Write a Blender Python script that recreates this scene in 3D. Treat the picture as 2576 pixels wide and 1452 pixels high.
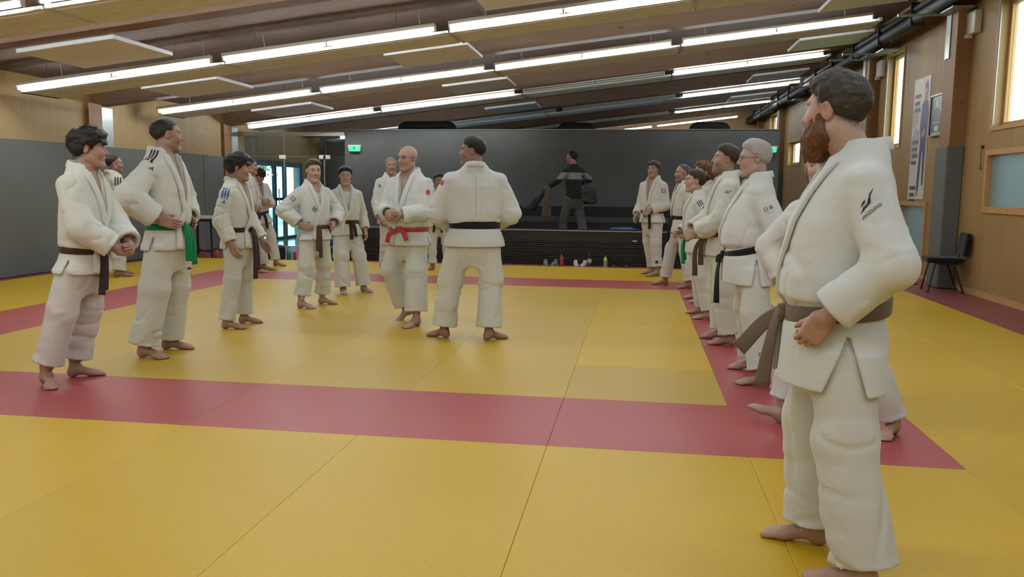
import bpy, bmesh, math, random, time
import numpy as np
from mathutils import Vector, Matrix

for o in list(bpy.data.objects): bpy.data.objects.remove(o, do_unlink=True)
SC = bpy.context.scene
COL = SC.collection
PI = math.pi
R = math.radians

# ------------------------------------------------------------------ camera
CAM_H, CAM_F, YAW, PITCH, ROLL = 1.3035, 2054.06, .149728703, .12110995, .0103115
cy, sy, cp, sp = math.cos(YAW), math.sin(YAW), math.cos(PITCH), math.sin(PITCH)
FWD = Vector((-sy * cp, cy * cp, -sp)); RGT = Vector((cy, sy, 0)); UPV = RGT.cross(FWD)
cr, sr = math.cos(ROLL), math.sin(ROLL)
RGT, UPV = cr * RGT + sr * UPV, -sr * RGT + cr * UPV
cam_d = bpy.data.cameras.new('camera'); cam_d.sensor_width = 36; cam_d.lens = CAM_F / 2576 * 36
cam_d.clip_start = .05; cam_d.clip_end = 300
cam = bpy.data.objects.new('camera', cam_d); COL.objects.link(cam)
cam.matrix_world = Matrix((( RGT.x, UPV.x, -FWD.x, 0), (RGT.y, UPV.y, -FWD.y, 0), (RGT.z, UPV.z, -FWD.z, CAM_H), (0, 0, 0, 1)))
SC.camera = cam
CAMP = Vector((0, 0, CAM_H))

def ray(px, py): return (px - 1288) * RGT - (py - 726) * UPV + CAM_F * FWD
def on_x(px, py, X): d = ray(px, py); return CAMP + d * (X / d.x)
def on_y(px, py, Y): d = ray(px, py); return CAMP + d * (Y / d.y)
def on_z(px, py, Z=0.): d = ray(px, py); return CAMP + d * ((Z - CAM_H) / d.z)

# ------------------------------------------------------------------ world and exposure
LAMP = 49.0          # radiance of a lit tube
SKY = 6.0
wd = bpy.data.worlds.new('sky'); SC.world = wd; wd.use_nodes = True
bg = wd.node_tree.nodes['Background']; bg.inputs[0].default_value = (.80, .90, 1.0, 1); bg.inputs[1].default_value = SKY
vs = SC.view_settings; vs.view_transform = 'Standard'; vs.look = 'None'; vs.gamma = 1; vs.use_curve_mapping = False
vs.exposure = 0.36
SC.cycles.use_denoising = True
SC.cycles.max_bounces = 5; SC.cycles.diffuse_bounces = 3; SC.cycles.glossy_bounces = 2; SC.cycles.transmission_bounces = 3; SC.cycles.transparent_max_bounces = 8
SC.cycles.use_adaptive_sampling = True; SC.cycles.adaptive_threshold = .04
SC.cycles.sample_clamp_indirect = 6.0; SC.cycles.use_light_tree = False

# ------------------------------------------------------------------ materials
def new_mat(name):
    m = bpy.data.materials.new(name); m.use_nodes = True
    nt = m.node_tree; b = nt.nodes['Principled BSDF']
    return m, nt, b
def nd(nt, kind, **kw):
    n = nt.nodes.new(kind)
    for k, v in kw.items():
        if k.startswith('i_'):
            key = k[2:]; n.inputs[int(key) if key.isdigit() else key.replace('_', ' ')].default_value = v
        else: setattr(n, k, v)
    return n
def lk(nt, a, b): nt.links.new(a, b)
def rgba(c): return (c[0], c[1], c[2], 1)
def scl(c, k): return (min(1, c[0] * k), min(1, c[1] * k), min(1, c[2] * k))

def pmat(name, col, rough=.6, var=.12, scale=5., bump=0., bscale=150., metal=0., spec=.5, stretch=(1, 1, 1)):
    m, nt, b = new_mat(name)
    tc = nd(nt, 'ShaderNodeTexCoord'); mp = nd(nt, 'ShaderNodeMapping'); mp.inputs['Scale'].default_value = stretch
    lk(nt, tc.outputs['Object'], mp.inputs['Vector'])
    if var > 0:
        n = nd(nt, 'ShaderNodeTexNoise'); n.inputs['Scale'].default_value = scale; n.inputs['Detail'].default_value = 5
        lk(nt, mp.outputs[0], n.inputs['Vector'])
        mx = nd(nt, 'ShaderNodeMix', data_type='RGBA'); mx.inputs[6].default_value = rgba(scl(col, 1 - var)); mx.inputs[7].default_value = rgba(scl(col, 1 + var))
        lk(nt, n.outputs['Fac'], mx.inputs[0]); lk(nt, mx.outputs[2], b.inputs['Base Color'])
    else: b.inputs['Base Color'].default_value = rgba(col)
    b.inputs['Roughness'].default_value = rough; b.inputs['Metallic'].default_value = metal
    b.inputs['Specular IOR Level'].default_value = spec
    if bump > 0:
        n2 = nd(nt, 'ShaderNodeTexNoise'); n2.inputs['Scale'].default_value = bscale; n2.inputs['Detail'].default_value = 3
        lk(nt, mp.outputs[0], n2.inputs['Vector'])
        bp = nd(nt, 'ShaderNodeBump'); bp.inputs['Strength'].default_value = bump; bp.inputs['Distance'].default_value = .003
        lk(nt, n2.outputs['Fac'], bp.inputs['Height']); lk(nt, bp.outputs[0], b.inputs['Normal'])
    return m

def wood(name, c1, c2, axis='z', rough=.55, knots=True, grain=14.):
    m, nt, b = new_mat(name)
    tc = nd(nt, 'ShaderNodeTexCoord'); mp = nd(nt, 'ShaderNodeMapping')
    s = {'x': (.06, 1, 1), 'y': (1, .06, 1), 'z': (1, 1, .06)}[axis]
    mp.inputs['Scale'].default_value = s
    lk(nt, tc.outputs['Object'], mp.inputs['Vector'])
    n = nd(nt, 'ShaderNodeTexNoise'); n.inputs['Scale'].default_value = grain; n.inputs['Detail'].default_value = 8; n.inputs['Distortion'].default_value = .6
    lk(nt, mp.outputs[0], n.inputs['Vector'])
    big = nd(nt, 'ShaderNodeTexNoise'); big.inputs['Scale'].default_value = 1.1; big.inputs['Detail'].default_value = 2
    lk(nt, tc.outputs['Object'], big.inputs['Vector'])
    ad = nd(nt, 'ShaderNodeMath', operation='MULTIPLY_ADD'); lk(nt, big.outputs['Fac'], ad.inputs[0]); ad.inputs[1].default_value = .5
    lk(nt, n.outputs['Fac'], ad.inputs[2])
    rp = nd(nt, 'ShaderNodeValToRGB'); rp.color_ramp.elements[0].position = .45; rp.color_ramp.elements[1].position = 1.0
    rp.color_ramp.elements[0].color = rgba(c1); rp.color_ramp.elements[1].color = rgba(c2)
    lk(nt, ad.outputs[0], rp.inputs[0]); out = rp.outputs[0]
    if knots:
        mp2 = nd(nt, 'ShaderNodeMapping'); s2 = {'x': (.55, 1, 1), 'y': (1, .55, 1), 'z': (1, 1, .55)}[axis]; mp2.inputs['Scale'].default_value = s2
        lk(nt, tc.outputs['Object'], mp2.inputs['Vector'])
        v = nd(nt, 'ShaderNodeTexVoronoi'); v.inputs['Scale'].default_value = 4.2; lk(nt, mp2.outputs[0], v.inputs['Vector'])
        r2 = nd(nt, 'ShaderNodeValToRGB'); r2.color_ramp.elements[0].position = .04; r2.color_ramp.elements[1].position = .10
        r2.color_ramp.elements[0].color = (.38, .30, .25, 1); r2.color_ramp.elements[1].color = (1, 1, 1, 1)
        lk(nt, v.outputs['Distance'], r2.inputs[0])
        mx = nd(nt, 'ShaderNodeMix', data_type='RGBA', blend_type='MULTIPLY'); mx.inputs[0].default_value = .8
        lk(nt, out, mx.inputs[6]); lk(nt, r2.outputs[0], mx.inputs[7]); out = mx.outputs[2]
    lk(nt, out, b.inputs['Base Color']); b.inputs['Roughness'].default_value = rough; b.inputs['Specular IOR Level'].default_value = .25
    return m

def emat(name, col, strength):
    m, nt, b = new_mat(name)
    b.inputs['Base Color'].default_value = rgba(col); b.inputs['Emission Color'].default_value = rgba(col); b.inputs['Emission Strength'].default_value = strength
    return m

def glassmat(name, tint=(1, 1, 1), refl=.08, rough=.02):
    m = bpy.data.materials.new(name); m.use_nodes = True; nt = m.node_tree; nt.nodes.clear()
    out = nd(nt, 'ShaderNodeOutputMaterial'); mix = nd(nt, 'ShaderNodeMixShader')
    tr = nd(nt, 'ShaderNodeBsdfTransparent'); tr.inputs[0].default_value = rgba(tint)
    gl = nd(nt, 'ShaderNodeBsdfGlossy'); gl.inputs['Roughness'].default_value = rough; gl.inputs[0].default_value = (1, 1, 1, 1)
    lw = nd(nt, 'ShaderNodeLayerWeight'); pw = nd(nt, 'ShaderNodeMath', operation='POWER'); pw.inputs[1].default_value = 5; lk(nt, lw.outputs['Facing'], pw.inputs[0])
    ad = nd(nt, 'ShaderNodeMath', operation='MULTIPLY_ADD'); ad.inputs[1].default_value = .8; ad.inputs[2].default_value = refl * .5; lk(nt, pw.outputs[0], ad.inputs[0])
    lk(nt, ad.outputs[0], mix.inputs[0]); lk(nt, tr.outputs[0], mix.inputs[1]); lk(nt, gl.outputs[0], mix.inputs[2]); lk(nt, mix.outputs[0], out.inputs[0])
    return m

# ------------------------------------------------------------------ object helpers
class MB:
    """collects simple solids, builds one mesh object"""
    def __init__(s): s.v = []; s.f = []
    def add(s, vs_, fs): n = len(s.v); s.v += [tuple(v) for v in vs_]; s.f += [tuple(i + n for i in f) for f in fs]; return s
    def box(s, x0, x1, y0, y1, z0, z1, M=None, bev=0.):
        if bev > 0:
            b = min(bev, (x1 - x0) * .45, (y1 - y0) * .45, (z1 - z0) * .45)
            vs_ = []; idx = {}
            for ix in (0, 1):
                for iy in (0, 1):
                    for iz in (0, 1):
                        for ax in range(3):
                            p = [(x0, x1)[ix], (y0, y1)[iy], (z0, z1)[iz]]; sg = (ix, iy, iz)
                            for a in range(3):
                                if a != ax: p[a] += b * (1 if sg[a] == 0 else -1)
                            idx[(ix, iy, iz, ax)] = len(vs_); vs_.append(p)
            fs = []
            for ax in range(3):
                o1, o2 = [(1, 2), (2, 0), (0, 1)][ax]
                for sgn in (0, 1):
                    q = []
                    for (u, w_) in ((0, 0), (1, 0), (1, 1), (0, 1)):
                        k = [0, 0, 0]; k[ax] = sgn; k[o1] = u; k[o2] = w_; q.append(idx[(k[0], k[1], k[2], ax)])
                    fs.append(q if sgn else q[::-1])
                for u in (0, 1):
                    for w_ in (0, 1):
                        k0 = [0, 0, 0]; k0[o1] = u; k0[o2] = w_; k1 = list(k0); k1[ax] = 1
                        q = [idx[(*k0, o1)], idx[(*k1, o1)], idx[(*k1, o2)], idx[(*k0, o2)]]
                        fs.append(q if (u ^ w_) else q[::-1])
            for ix in (0, 1):
                for iy in (0, 1):
                    for iz in (0, 1):
                        q = [idx[(ix, iy, iz, a)] for a in range(3)]
                        fs.append(q if (ix + iy + iz) % 2 else q[::-1])
        else:
            vs_ = [(x, y, z) for x in (x0, x1) for y in (y0, y1) for z in (z0, z1)]
            fs = [(0, 1, 3, 2), (4, 6, 7, 5), (0, 4, 5, 1), (2, 3, 7, 6), (0, 2, 6, 4), (1, 5, 7, 3)]
        if M is not None: vs_ = [M @ Vector(v) for v in vs_]
        return s.add(vs_, fs)
    def tube(s, pts, r, n=8, cap=True, flat=None):
        """sweep a circle (radius r or list) along pts"""
        pts = [Vector(p) for p in pts]; m = len(pts)
        rs = r if isinstance(r, (list, tuple)) else [r] * m
        base = len(s.v); up = None
        for i, p in enumerate(pts):
            t = (pts[min(i + 1, m - 1)] - pts[max(i - 1, 0)]).normalized()
            if up is None:
                up = Vector((0, 0, 1)) if abs(t.z) < .9 else Vector((1, 0, 0))
            a = (up - t * up.dot(t)).normalized(); up = a; b = t.cross(a)
            for k in range(n):
                an = 2 * PI * k / n
                s.v.append(tuple(p + (a * math.cos(an) + b * math.sin(an)) * rs[i]))
        for i in range(m - 1):
            for k in range(n):
                k2 = (k + 1) % n
                s.f.append((base + i * n + k, base + i * n + k2, base + (i + 1) * n + k2, base + (i + 1) * n + k))
        if cap:
            s.f.append(tuple(base + k for k in range(n))[::-1]); s.f.append(tuple(base + (m - 1) * n + k for k in range(n)))
        return s
    def lathe(s, prof, n=16, c=(0, 0, 0)):
        base = len(s.v); m = len(prof)
        for (r, z) in prof:
            for k in range(n):
                a = 2 * PI * k / n; s.v.append((c[0] + r * math.cos(a), c[1] + r * math.sin(a), c[2] + z))
        for i in range(m - 1):
            for k in range(n):
                k2 = (k + 1) % n; s.f.append((base + i * n + k, base + i * n + k2, base + (i + 1) * n + k2, base + (i + 1) * n + k))
        s.f.append(tuple(base + k for k in range(n))[::-1]); s.f.append(tuple(base + (m - 1) * n + k for k in range(n)))
        return s
    def prism(s, poly, d, M=None):
        """poly in xz-plane extruded along y from 0 to d"""
        n = len(poly); vs_ = [Vector((x, 0, z)) for x, z in poly] + [Vector((x, d, z)) for x, z in poly]
        if M is not None: vs_ = [M @ v for v in vs_]
        fs = [tuple(range(n)), tuple(range(2 * n - 1, n - 1, -1))] + [(i, n + i, n + (i + 1) % n, (i + 1) % n) for i in range(n)]
        return s.add(vs_, fs)
    def mesh(s, name, mat, smooth=False):
        me = bpy.data.meshes.new(name); me.from_pydata(s.v, [], s.f)
        bm = bmesh.new(); bm.from_mesh(me); bmesh.ops.recalc_face_normals(bm, faces=bm.faces); bm.to_mesh(me); bm.free()
        if mat: me.materials.append(mat)
        if smooth: smooth_by_angle(me)
        return me
    def build(s, name, mat, parent=None, smooth=False, loc=None, rotz=0):
        o = bpy.data.objects.new(name, s.mesh(name, mat, smooth)); COL.objects.link(o)
        if parent: o.parent = parent
        if loc is not None: o.location = loc
        o.rotation_euler.z = rotz
        return o
def smooth_by_angle(me, ang=40):
    bm = bmesh.new(); bm.from_mesh(me)
    for f in bm.faces: f.smooth = True
    for e in bm.edges:
        if len(e.link_faces) == 2 and e.calc_face_angle(0) > R(ang): e.smooth = False
    bm.to_mesh(me); bm.free()
def empty(name, loc=(0, 0, 0), rotz=0, parent=None):
    o = bpy.data.objects.new(name, None); COL.objects.link(o); o.location = loc; o.rotation_euler.z = rotz; o.empty_display_size = .1
    if parent: o.parent = parent
    return o
def tag(o, label=None, cat=None, group=None, kind=None):
    if label: o['label'] = label
    if cat: o['category'] = cat
    if group: o['group'] = group
    if kind: o['kind'] = kind
    return o
def struct(name, mb, mat, label, cat=None):
    o = mb.build(name, mat); tag(o, label, cat or name.split('_')[0], kind='structure'); return o
def copy_tree(o, parent=None):
    c = o.copy(); COL.objects.link(c); c.parent = parent
    for ch in list(o.children): copy_tree(ch, c)
    return c
# ================================================================== the hall
XL, XRW = -8.97, 4.5                     # left and right wall planes
YB, YE = -6.0, 33.0                      # wall behind the camera, far end wall
YP = 17.9                                # dark partition / glass screen plane
SL = .115; TILT = -math.atan(SL)
def zt(x): return 3.59 + SL * x          # plane of the light tubes
def zd(x): return 3.95 + SL * x          # underside of the roof deck

def vinyl(name, col, wear):
    m, nt, b = new_mat(name)
    tc = nd(nt, 'ShaderNodeTexCoord')
    geo = nd(nt, 'ShaderNodeNewGeometry')
    n = nd(nt, 'ShaderNodeTexNoise'); n.inputs['Scale'].default_value = .9; n.inputs['Detail'].default_value = 6; lk(nt, geo.outputs['Position'], n.inputs['Vector'])
    n2 = nd(nt, 'ShaderNodeTexNoise'); n2.inputs['Scale'].default_value = 60; n2.inputs['Detail'].default_value = 2; lk(nt, geo.outputs['Position'], n2.inputs['Vector'])
    mx = nd(nt, 'ShaderNodeMix', data_type='RGBA'); mx.inputs[6].default_value = rgba(scl(col, .93)); mx.inputs[7].default_value = rgba(wear)
    rp = nd(nt, 'ShaderNodeValToRGB'); rp.color_ramp.elements[0].position = .3; rp.color_ramp.elements[1].position = .75
    lk(nt, n.outputs['Fac'], rp.inputs[0]); lk(nt, rp.outputs[0], mx.inputs[0])
    m2 = nd(nt, 'ShaderNodeMix', data_type='RGBA', blend_type='MULTIPLY'); m2.inputs[0].default_value = .18
    lk(nt, mx.outputs[2], m2.inputs[6]); lk(nt, n2.outputs['Fac'], m2.inputs[7])
    oi = nd(nt, 'ShaderNodeObjectInfo'); mr = nd(nt, 'ShaderNodeMapRange'); mr.inputs[3].default_value = .96; mr.inputs[4].default_value = 1.04
    lk(nt, oi.outputs['Random'], mr.inputs[0])
    m3 = nd(nt, 'ShaderNodeVectorMath', operation='SCALE'); lk(nt, m2.outputs[2], m3.inputs[0]); lk(nt, mr.outputs[0], m3.inputs['Scale'])
    lk(nt, m3.outputs[0], b.inputs['Base Color'])
    b.inputs['Roughness'].default_value = .45; b.inputs['Specular IOR Level'].default_value = .3
    # fine straw embossing of the vinyl
    mp = nd(nt, 'ShaderNodeMapping'); mp.inputs['Scale'].default_value = (90, 300, 1); lk(nt, tc.outputs['Object'], mp.inputs['Vector'])
    v = nd(nt, 'ShaderNodeTexNoise'); v.inputs['Scale'].default_value = 1.; lk(nt, mp.outputs[0], v.inputs['Vector'])
    bp = nd(nt, 'ShaderNodeBump'); bp.inputs['Strength'].default_value = .25; bp.inputs['Distance'].default_value = .001
    lk(nt, v.outputs['Fac'], bp.inputs['Height']); lk(nt, bp.outputs[0], b.inputs['Normal'])
    return m
M_YEL = vinyl('yellow_vinyl', (.60, .37, .012), (.585, .365, .016))
M_YELW = vinyl('worn_yellow_vinyl', (.535, .345, .036), (.525, .34, .042))
M_RED = vinyl('red_vinyl', (.37, .062, .062), (.38, .075, .072))
M_REDF = pmat('red_rubber_floor', (.23, .055, .055), .5, .1, 3)
M_PLY = wood('spruce_panel', (.36, .235, .095), (.425, .285, .125), 'z', grain=9.)
M_PLYR = wood('larch_panel', (.315, .19, .07), (.375, .235, .095), 'z', grain=9.)
M_POST = wood('glulam_post', (.24, .12, .05), (.31, .165, .075), 'z')
M_BEAM = wood('glulam_beam', (.17, .10, .065), (.225, .14, .09), 'x')
M_DECK = wood('roof_deck_wood', (.115, .075, .058), (.155, .105, .082), 'x', .85)
M_PAD = pmat('grey_wall_pad', (.125, .128, .118), .7, .08, 4, .15, 220)
M_STEEL = pmat('grey_steel', (.30, .33, .33), .35, .06, 6, metal=.4)
M_DARKW = pmat('dark_plaster', (.115, .12, .117), .7, .28, 1.6, .1, 60)
M_BLACK = pmat('black_lacquer', (.012, .012, .012), .28, .2, 8)
M_BLACKM = pmat('black_matt', (.018, .018, .018), .7, .2, 20)
M_WHITE = pmat('white_enamel', (.62, .60, .55), .45, .05, 10)
M_BEIGE = pmat('cream_heating_panel', (.72, .75, .79), .5, .05, 3)
M_ACOU = pmat('acoustic_felt', (.70, .71, .73), .9, .06, 20, .2, 300)
M_TUBE = emat('lit_tube', (.92, .99, 1.0), LAMP)
M_TUBEOFF = pmat('unlit_tube', (.55, .55, .52), .35, 0)
M_FRAMEW = wood('window_wood', (.46, .25, .10), (.55, .32, .14), 'z', knots=False)
M_GLASS = glassmat('clear_glass', (.93, .96, .96), .06)
M_GLASSB = glassmat('cyan_cast_glass', (.62, .88, .96), .08)  # cyan cast of the daylight put into the tint of the door panes
M_GLASSD = glassmat('grey_screen_glass', (.76, .80, .80), .08)
M_TILE = pmat('lobby_tile', (.20, .21, .22), .12, .1, 4)
M_CHROME = pmat('brushed_metal', (.6, .6, .58), .25, .05, 30, metal=1)
M_GREEN = emat('green_exit_light', (.02, .75, .22), 1.6)
M_FROST, _nt, _b = new_mat('frosted_glass')
_b.inputs['Base Color'].default_value = (.30, .40, .42, 1); _b.inputs['Roughness'].default_value = .25; _b.inputs['Transmission Weight'].default_value = .25

# ---------------- floor: red underlay with the mats laid on it
fl = MB().box(XL - .3, XRW + .4, YB - .2, YP - .05, -.2, -.045)
floor = struct('floor', fl, M_REDF, 'red rubber hall floor around and under the mats')
lob = MB().box(-12.5, XRW + .4, YP - .05, YE + .2, -.2, -.045)
struct('floor_lobby', lob, M_TILE, 'dark shiny tiled floor beyond the glass screen')
UX, UY = 1.005, .983
gx = lambda k: .585 + UX * k
gy = lambda k: 4.04 + UY * k
mat_mesh = {}
def tatami(kx0, kx1, ky0, ky1, mat):
    w, d = (kx1 - kx0) * UX - .0012, (ky1 - ky0) * UY - .0012
    key = (kx1 - kx0, ky1 - ky0, mat.name)
    if key not in mat_mesh:
        mat_mesh[key] = MB().box(-w / 2, w / 2, -d / 2, d / 2, -.044, 0, bev=.0015).mesh('tatami_mat', mat)
    o = bpy.data.objects.new('tatami_mat', mat_mesh[key]); COL.objects.link(o); o.parent = floor
    o.location = ((gx(kx0) + gx(kx1)) / 2, (gy(ky0) + gy(ky1)) / 2, random.uniform(-.0003, 0))
random.seed(3)
for c in range(-6, 0):
    if c % 2 == 0: rows = [(1, 3), (3, 5), (5, 7)]
    else: rows = [(1, 2), (2, 4), (4, 6), (6, 7)]
    for a, b_ in rows: tatami(c, c + 1, a, b_, M_YEL if (c == -1 and (a, b_) in ((2, 4), (4, 6))) else M_YELW)
for k in (-7, -5, -3, -1):
    tatami(k, k + 2, 0, 1, M_RED); tatami(k, k + 2, 7, 8, M_RED)
for k in (1, 3, 5):
    tatami(-7, -6, k, k + 2, M_RED); tatami(0, 1, k, k + 2, M_RED)
for c in (-9, -8, 1, 2):
    for k in (0, 2, 4, 6): tatami(c, c + 1, k, k + 2, M_YEL)
for c in range(-9, 3):
    tatami(c, c + 1, 8, 10, M_YEL)
    for k in (-2, -4, -6): tatami(c, c + 1, k, k + 2, M_YEL)

# ---------------- ceiling: deck panels, glulam beams
ceil = empty('ceiling'); tag(ceil, 'sloping brown timber roof deck over the whole hall', 'ceiling', kind='structure')
ydk = [YB, -1.0, 3.9, 8.5, 12.9, 17.2, 21.5, 25.8, 30.0, YE]
for i in range(len(ydk) - 1):
    xs = [XL - .3, -5.6, -2.2, 1.2, XRW + .4]
    for j in range(4):
        a, b_ = xs[j] + .004, xs[j + 1] - .004; y0, y1 = ydk[i] + .004, ydk[i + 1] - .004
        t = .14
        mb = MB(); mb.add([(a, y0, zd(a)), (b_, y0, zd(b_)), (b_, y1, zd(b_)), (a, y1, zd(a)), (a, y0, zd(a) + t), (b_, y0, zd(b_) + t), (b_, y1, zd(b_) + t), (a, y1, zd(a) + t)],
               [(0, 1, 2, 3), (7, 6, 5, 4), (0, 4, 5, 1), (1, 5, 6, 2), (2, 6, 7, 3), (3, 7, 4, 0)])
        mb.build('deck_panel', M_DECK, ceil)
for y in (-1.0, 3.9, 8.5, 12.9, 17.2, 21.5, 25.8, 30.0):
    a, b_ = XL - .02, XRW + .02; lo = .07; hw = .13
    mb = MB(); mb.add([(a, y - hw, zt(a) + lo), (b_, y - hw, zt(b_) + lo), (b_, y + hw, zt(b_) + lo), (a, y + hw, zt(a) + lo), (a, y - hw, zd(a) + .02), (b_, y - hw, zd(b_) + .02), (b_, y + hw, zd(b_) + .02), (a, y + hw, zd(a) + .02)],
           [(0, 1, 2, 3), (7, 6, 5, 4), (0, 4, 5, 1), (1, 5, 6, 2), (2, 6, 7, 3), (3, 7, 4, 0)])
    mb.build('glulam_beam', M_BEAM, ceil)

# ---------------- left wall
wl = empty('wall_left'); tag(wl, 'left spruce board wall with grey padding up to head height', 'wall', kind='structure')
ztop = zd(XL) + .02
posts = [-4.8 + 4.32 * k for k in range(5)] + [17.12]          # centre of the brown posts
posts = [-4.65, -.33, 3.98, 8.3, 12.62, 17.1]
edges = [YB] + posts + [18.53]
for i in range(len(edges) - 1):
    a, b_ = edges[i], edges[i + 1]
    MB().box(XL - .28, XL - .03, a, b_ - .006, -.045, ztop).build('wood_panel', M_PLY, wl)
MB().box(XL - .28, XL - .03, 18.53, 21.25, 1.93, ztop).build('wood_panel', M_PLY, wl)
MB().box(XL - .28, XL - .03, 21.256, YE, -.045, ztop).build('wood_panel', M_PLY, wl)
for p in posts:
    MB().box(XL - .03, XL + .035, p - .17, p + .17, -.045, ztop).build('wood_post', M_POST, wl)
    MB().box(XL - .03, XL + .012, p + .2, p + .49, -.045, 2.60).build('steel_strip', M_STEEL, wl)
y = YB
while y < 16.75:
    y2 = min(y + 2.0, 16.85)
    MB().box(XL - .03, XL + .045, y + .004, y2 - .004, -.04, 1.95, bev=.012).build('wall_pad', M_PAD, wl); y = y2
# exit door set in the left wall beyond the glass screen
d1 = empty('door_1', (XL - .1, 0, -.045)); tag(d1, 'glazed double exit door in the left wall, bright daylight behind', 'door', kind='structure')
fm = lambda nm, y0, y1, z0, z1, m=M_BLACKM, x0=-.05, x1=.04: MB().box(x0, x1, y0, y1, z0, z1).build(nm, m, d1)
M_DFR = pmat('blue_grey_door_frame', (.10, .16, .26), .4, .05, 8)
fm('door_frame', 18.53, 18.62, 0, 1.975, M_DFR); fm('door_frame', 21.16, 21.25, 0, 1.975, M_DFR)
fm('door_frame', 18.62, 21.16, 1.86, 1.975, M_DFR); fm('door_frame', 18.62, 21.16, 0, .07, M_DFR)
for ym in (19.68, 20.28): fm('mullion', ym - .045, ym + .045, .07, 1.86)
for a, b_ in ((18.62, 19.635), (19.725, 20.235), (20.325, 21.16)):
    fm('cross_bar', a, b_, 1.0, 1.07); fm('door_pane', a, b_, .07, 1.0, M_GLASSB, -.008, .002); fm('door_pane', a, b_, 1.07, 1.86, M_GLASSB, -.008, .002)
MB().tube([(.08, 19.76, .9), (.08, 19.76, 1.3)], .014).build('door_handle', M_CHROME, d1)

# ---------------- right wall: larch boards around the window openings
wr = empty('wall_right'); tag(wr, 'right larch board wall pierced by narrow tall windows', 'wall', kind='structure')
WIN = [  # y0, y1, z0, z1
    (10.55, 11.50, 2.16, 3.74, 'tall'), (9.3, 11.55, 1.12, 1.82, 'low'), (15.30, 16.26, 2.14, 3.78, 'tall'),
    (13.75, 15.0, .10, 1.12, 'low'), (24.2, 25.95, 2.12, 2.78, 'tall'), (28.3, 29.8, 2.9, 3.9, 'tall'),
    (6.0, 6.95, 2.16, 3.74, 'tall'), (4.9, 6.95, 1.12, 1.82, 'low'), (1.4, 2.35, 2.16, 3.74, 'tall'), (.3, 2.35, 1.12, 1.82, 'low'), (-3.2, -2.2, 2.16, 3.74, 'tall'), (-3.2, -1.2, 1.12, 1.82, 'low')]
ztr = zd(XRW) + .02; TH = .18
cuts = sorted({YB, YE, 13.5, 18.0, 21.5} | {w_[0] for w_ in WIN} | {w_[1] for w_ in WIN})
for a, b_ in zip(cuts[:-1], cuts[1:]):
    m = (a + b_) / 2; holes = sorted((w_[2], w_[3]) for w_ in WIN if w_[0] < m < w_[1])
    z = -.045
    for h0, h1 in holes + [(ztr, ztr)]:
        if h0 - z > .01: MB().box(XRW, XRW + TH, a + .002, b_ - .002, z, h0).build('wood_panel', M_PLYR, wr)
        z = h1
for i, (a, b_, z0, z1, kd) in enumerate(WIN):
    wn = empty('window_%d' % (i + 1), (XRW, (a + b_) / 2, z0))
    lbl = ['tall narrow window beside the dark picture and post, nearest the frame edge', 'low wide window with bluish frosted pane behind the black chair', 'tall narrow window just left of the judo poster', 'low window near the floor behind the grey padded post',
           'small square bright window far down the right wall', 'high window at the far end above the dark partition'] + ['tall window beside the camera, outside the picture', 'low frosted window beside the camera, outside the picture', 'tall window behind the camera', 'low frosted window behind the camera', 'tall window in the rear corner', 'low frosted window in the rear corner']
    tag(wn, lbl[i], 'window', kind='structure')
    h, w2 = z1 - z0, (b_ - a) / 2
    if kd == 'tall':
        f0, f1, fw = TH - .07, TH, .055
        for nm, y0, y1, q0, q1 in (('window_frame', -w2, -w2 + fw, 0, h), ('window_frame', w2 - fw, w2, 0, h), ('window_frame', -w2 + fw, w2 - fw, 0, fw), ('window_frame', -w2 + fw, w2 - fw, h - fw, h)):
            MB().box(f0, f1, y0, y1, q0, q1).build(nm, M_FRAMEW, wn)
        MB().box(TH - .04, TH - .03, -w2 + fw, w2 - fw, fw, h - fw).build('pane', M_GLASS, wn)
        # inner trim round the opening
        for y0, y1, q0, q1 in ((-w2 - .045, -w2, -.045, h + .045), (w2, w2 + .045, -.045, h + .045), (-w2, w2, -.05, 0), (-w2, w2, h, h + .045)):
            MB().box(-.015, .0, y0, y1, q0, q1).build('trim', M_FRAMEW, wn)
        if i in (0, 2): MB().box(-.008, .006, w2 - .012, w2 - .004, .03, h - .03).build('guide_rail', M_STEEL, wn)
    else:
        for y0, y1, q0, q1 in ((-w2 - .05, -w2 + .02, -.06, h + .05), (w2 - .02, w2 + .05, -.06, h + .05), (-w2 + .02, w2 - .02, -.06, .02), (-w2 + .02, w2 - .02, h - .02, h + .05)):
            MB().box(-.02, .06, y0, y1, q0, q1).build('window_frame', M_FRAMEW, wn)
        MB().box(.045, .058, -w2 + .02, w2 - .02, .02, h - .02).build('pane', M_FROST, wn)
for p in (12.58, 16.95, 21.3, 27.0, 31.5, 8.3, 3.98, -.33):
    MB().box(XRW - .2, XRW, p - .2, p + .2, 1.97, ztr - .03).build('wood_post', M_POST, wr)
    MB().box(XRW - .235, XRW, p - .225, p + .225, -.04, 1.97, bev=.015).build('post_pad', M_PAD, wr)
    if p in (12.58, 16.95):
        MB().box(XRW - .215, XRW - .2, p + .02, p + .19, 3.2, ztr - .03).build('steel_strip', M_STEEL, wr)
MB().box(XRW - .015, XRW, YB, YE, -.045, .03).build('baseboard', M_FRAMEW, wr)

# ---------------- end walls
we = MB().box(-12.5, XRW + .4, YE, YE + .2, -.045, 4.6); struct('wall_far', we, M_POST, 'brown end wall far behind the partition')
wb_ = MB().box(XL - .3, XRW + .4, YB - .2, YB, -.045, 4.6); struct('wall_back', wb_, M_PLY, 'wooden wall behind the camera')
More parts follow.
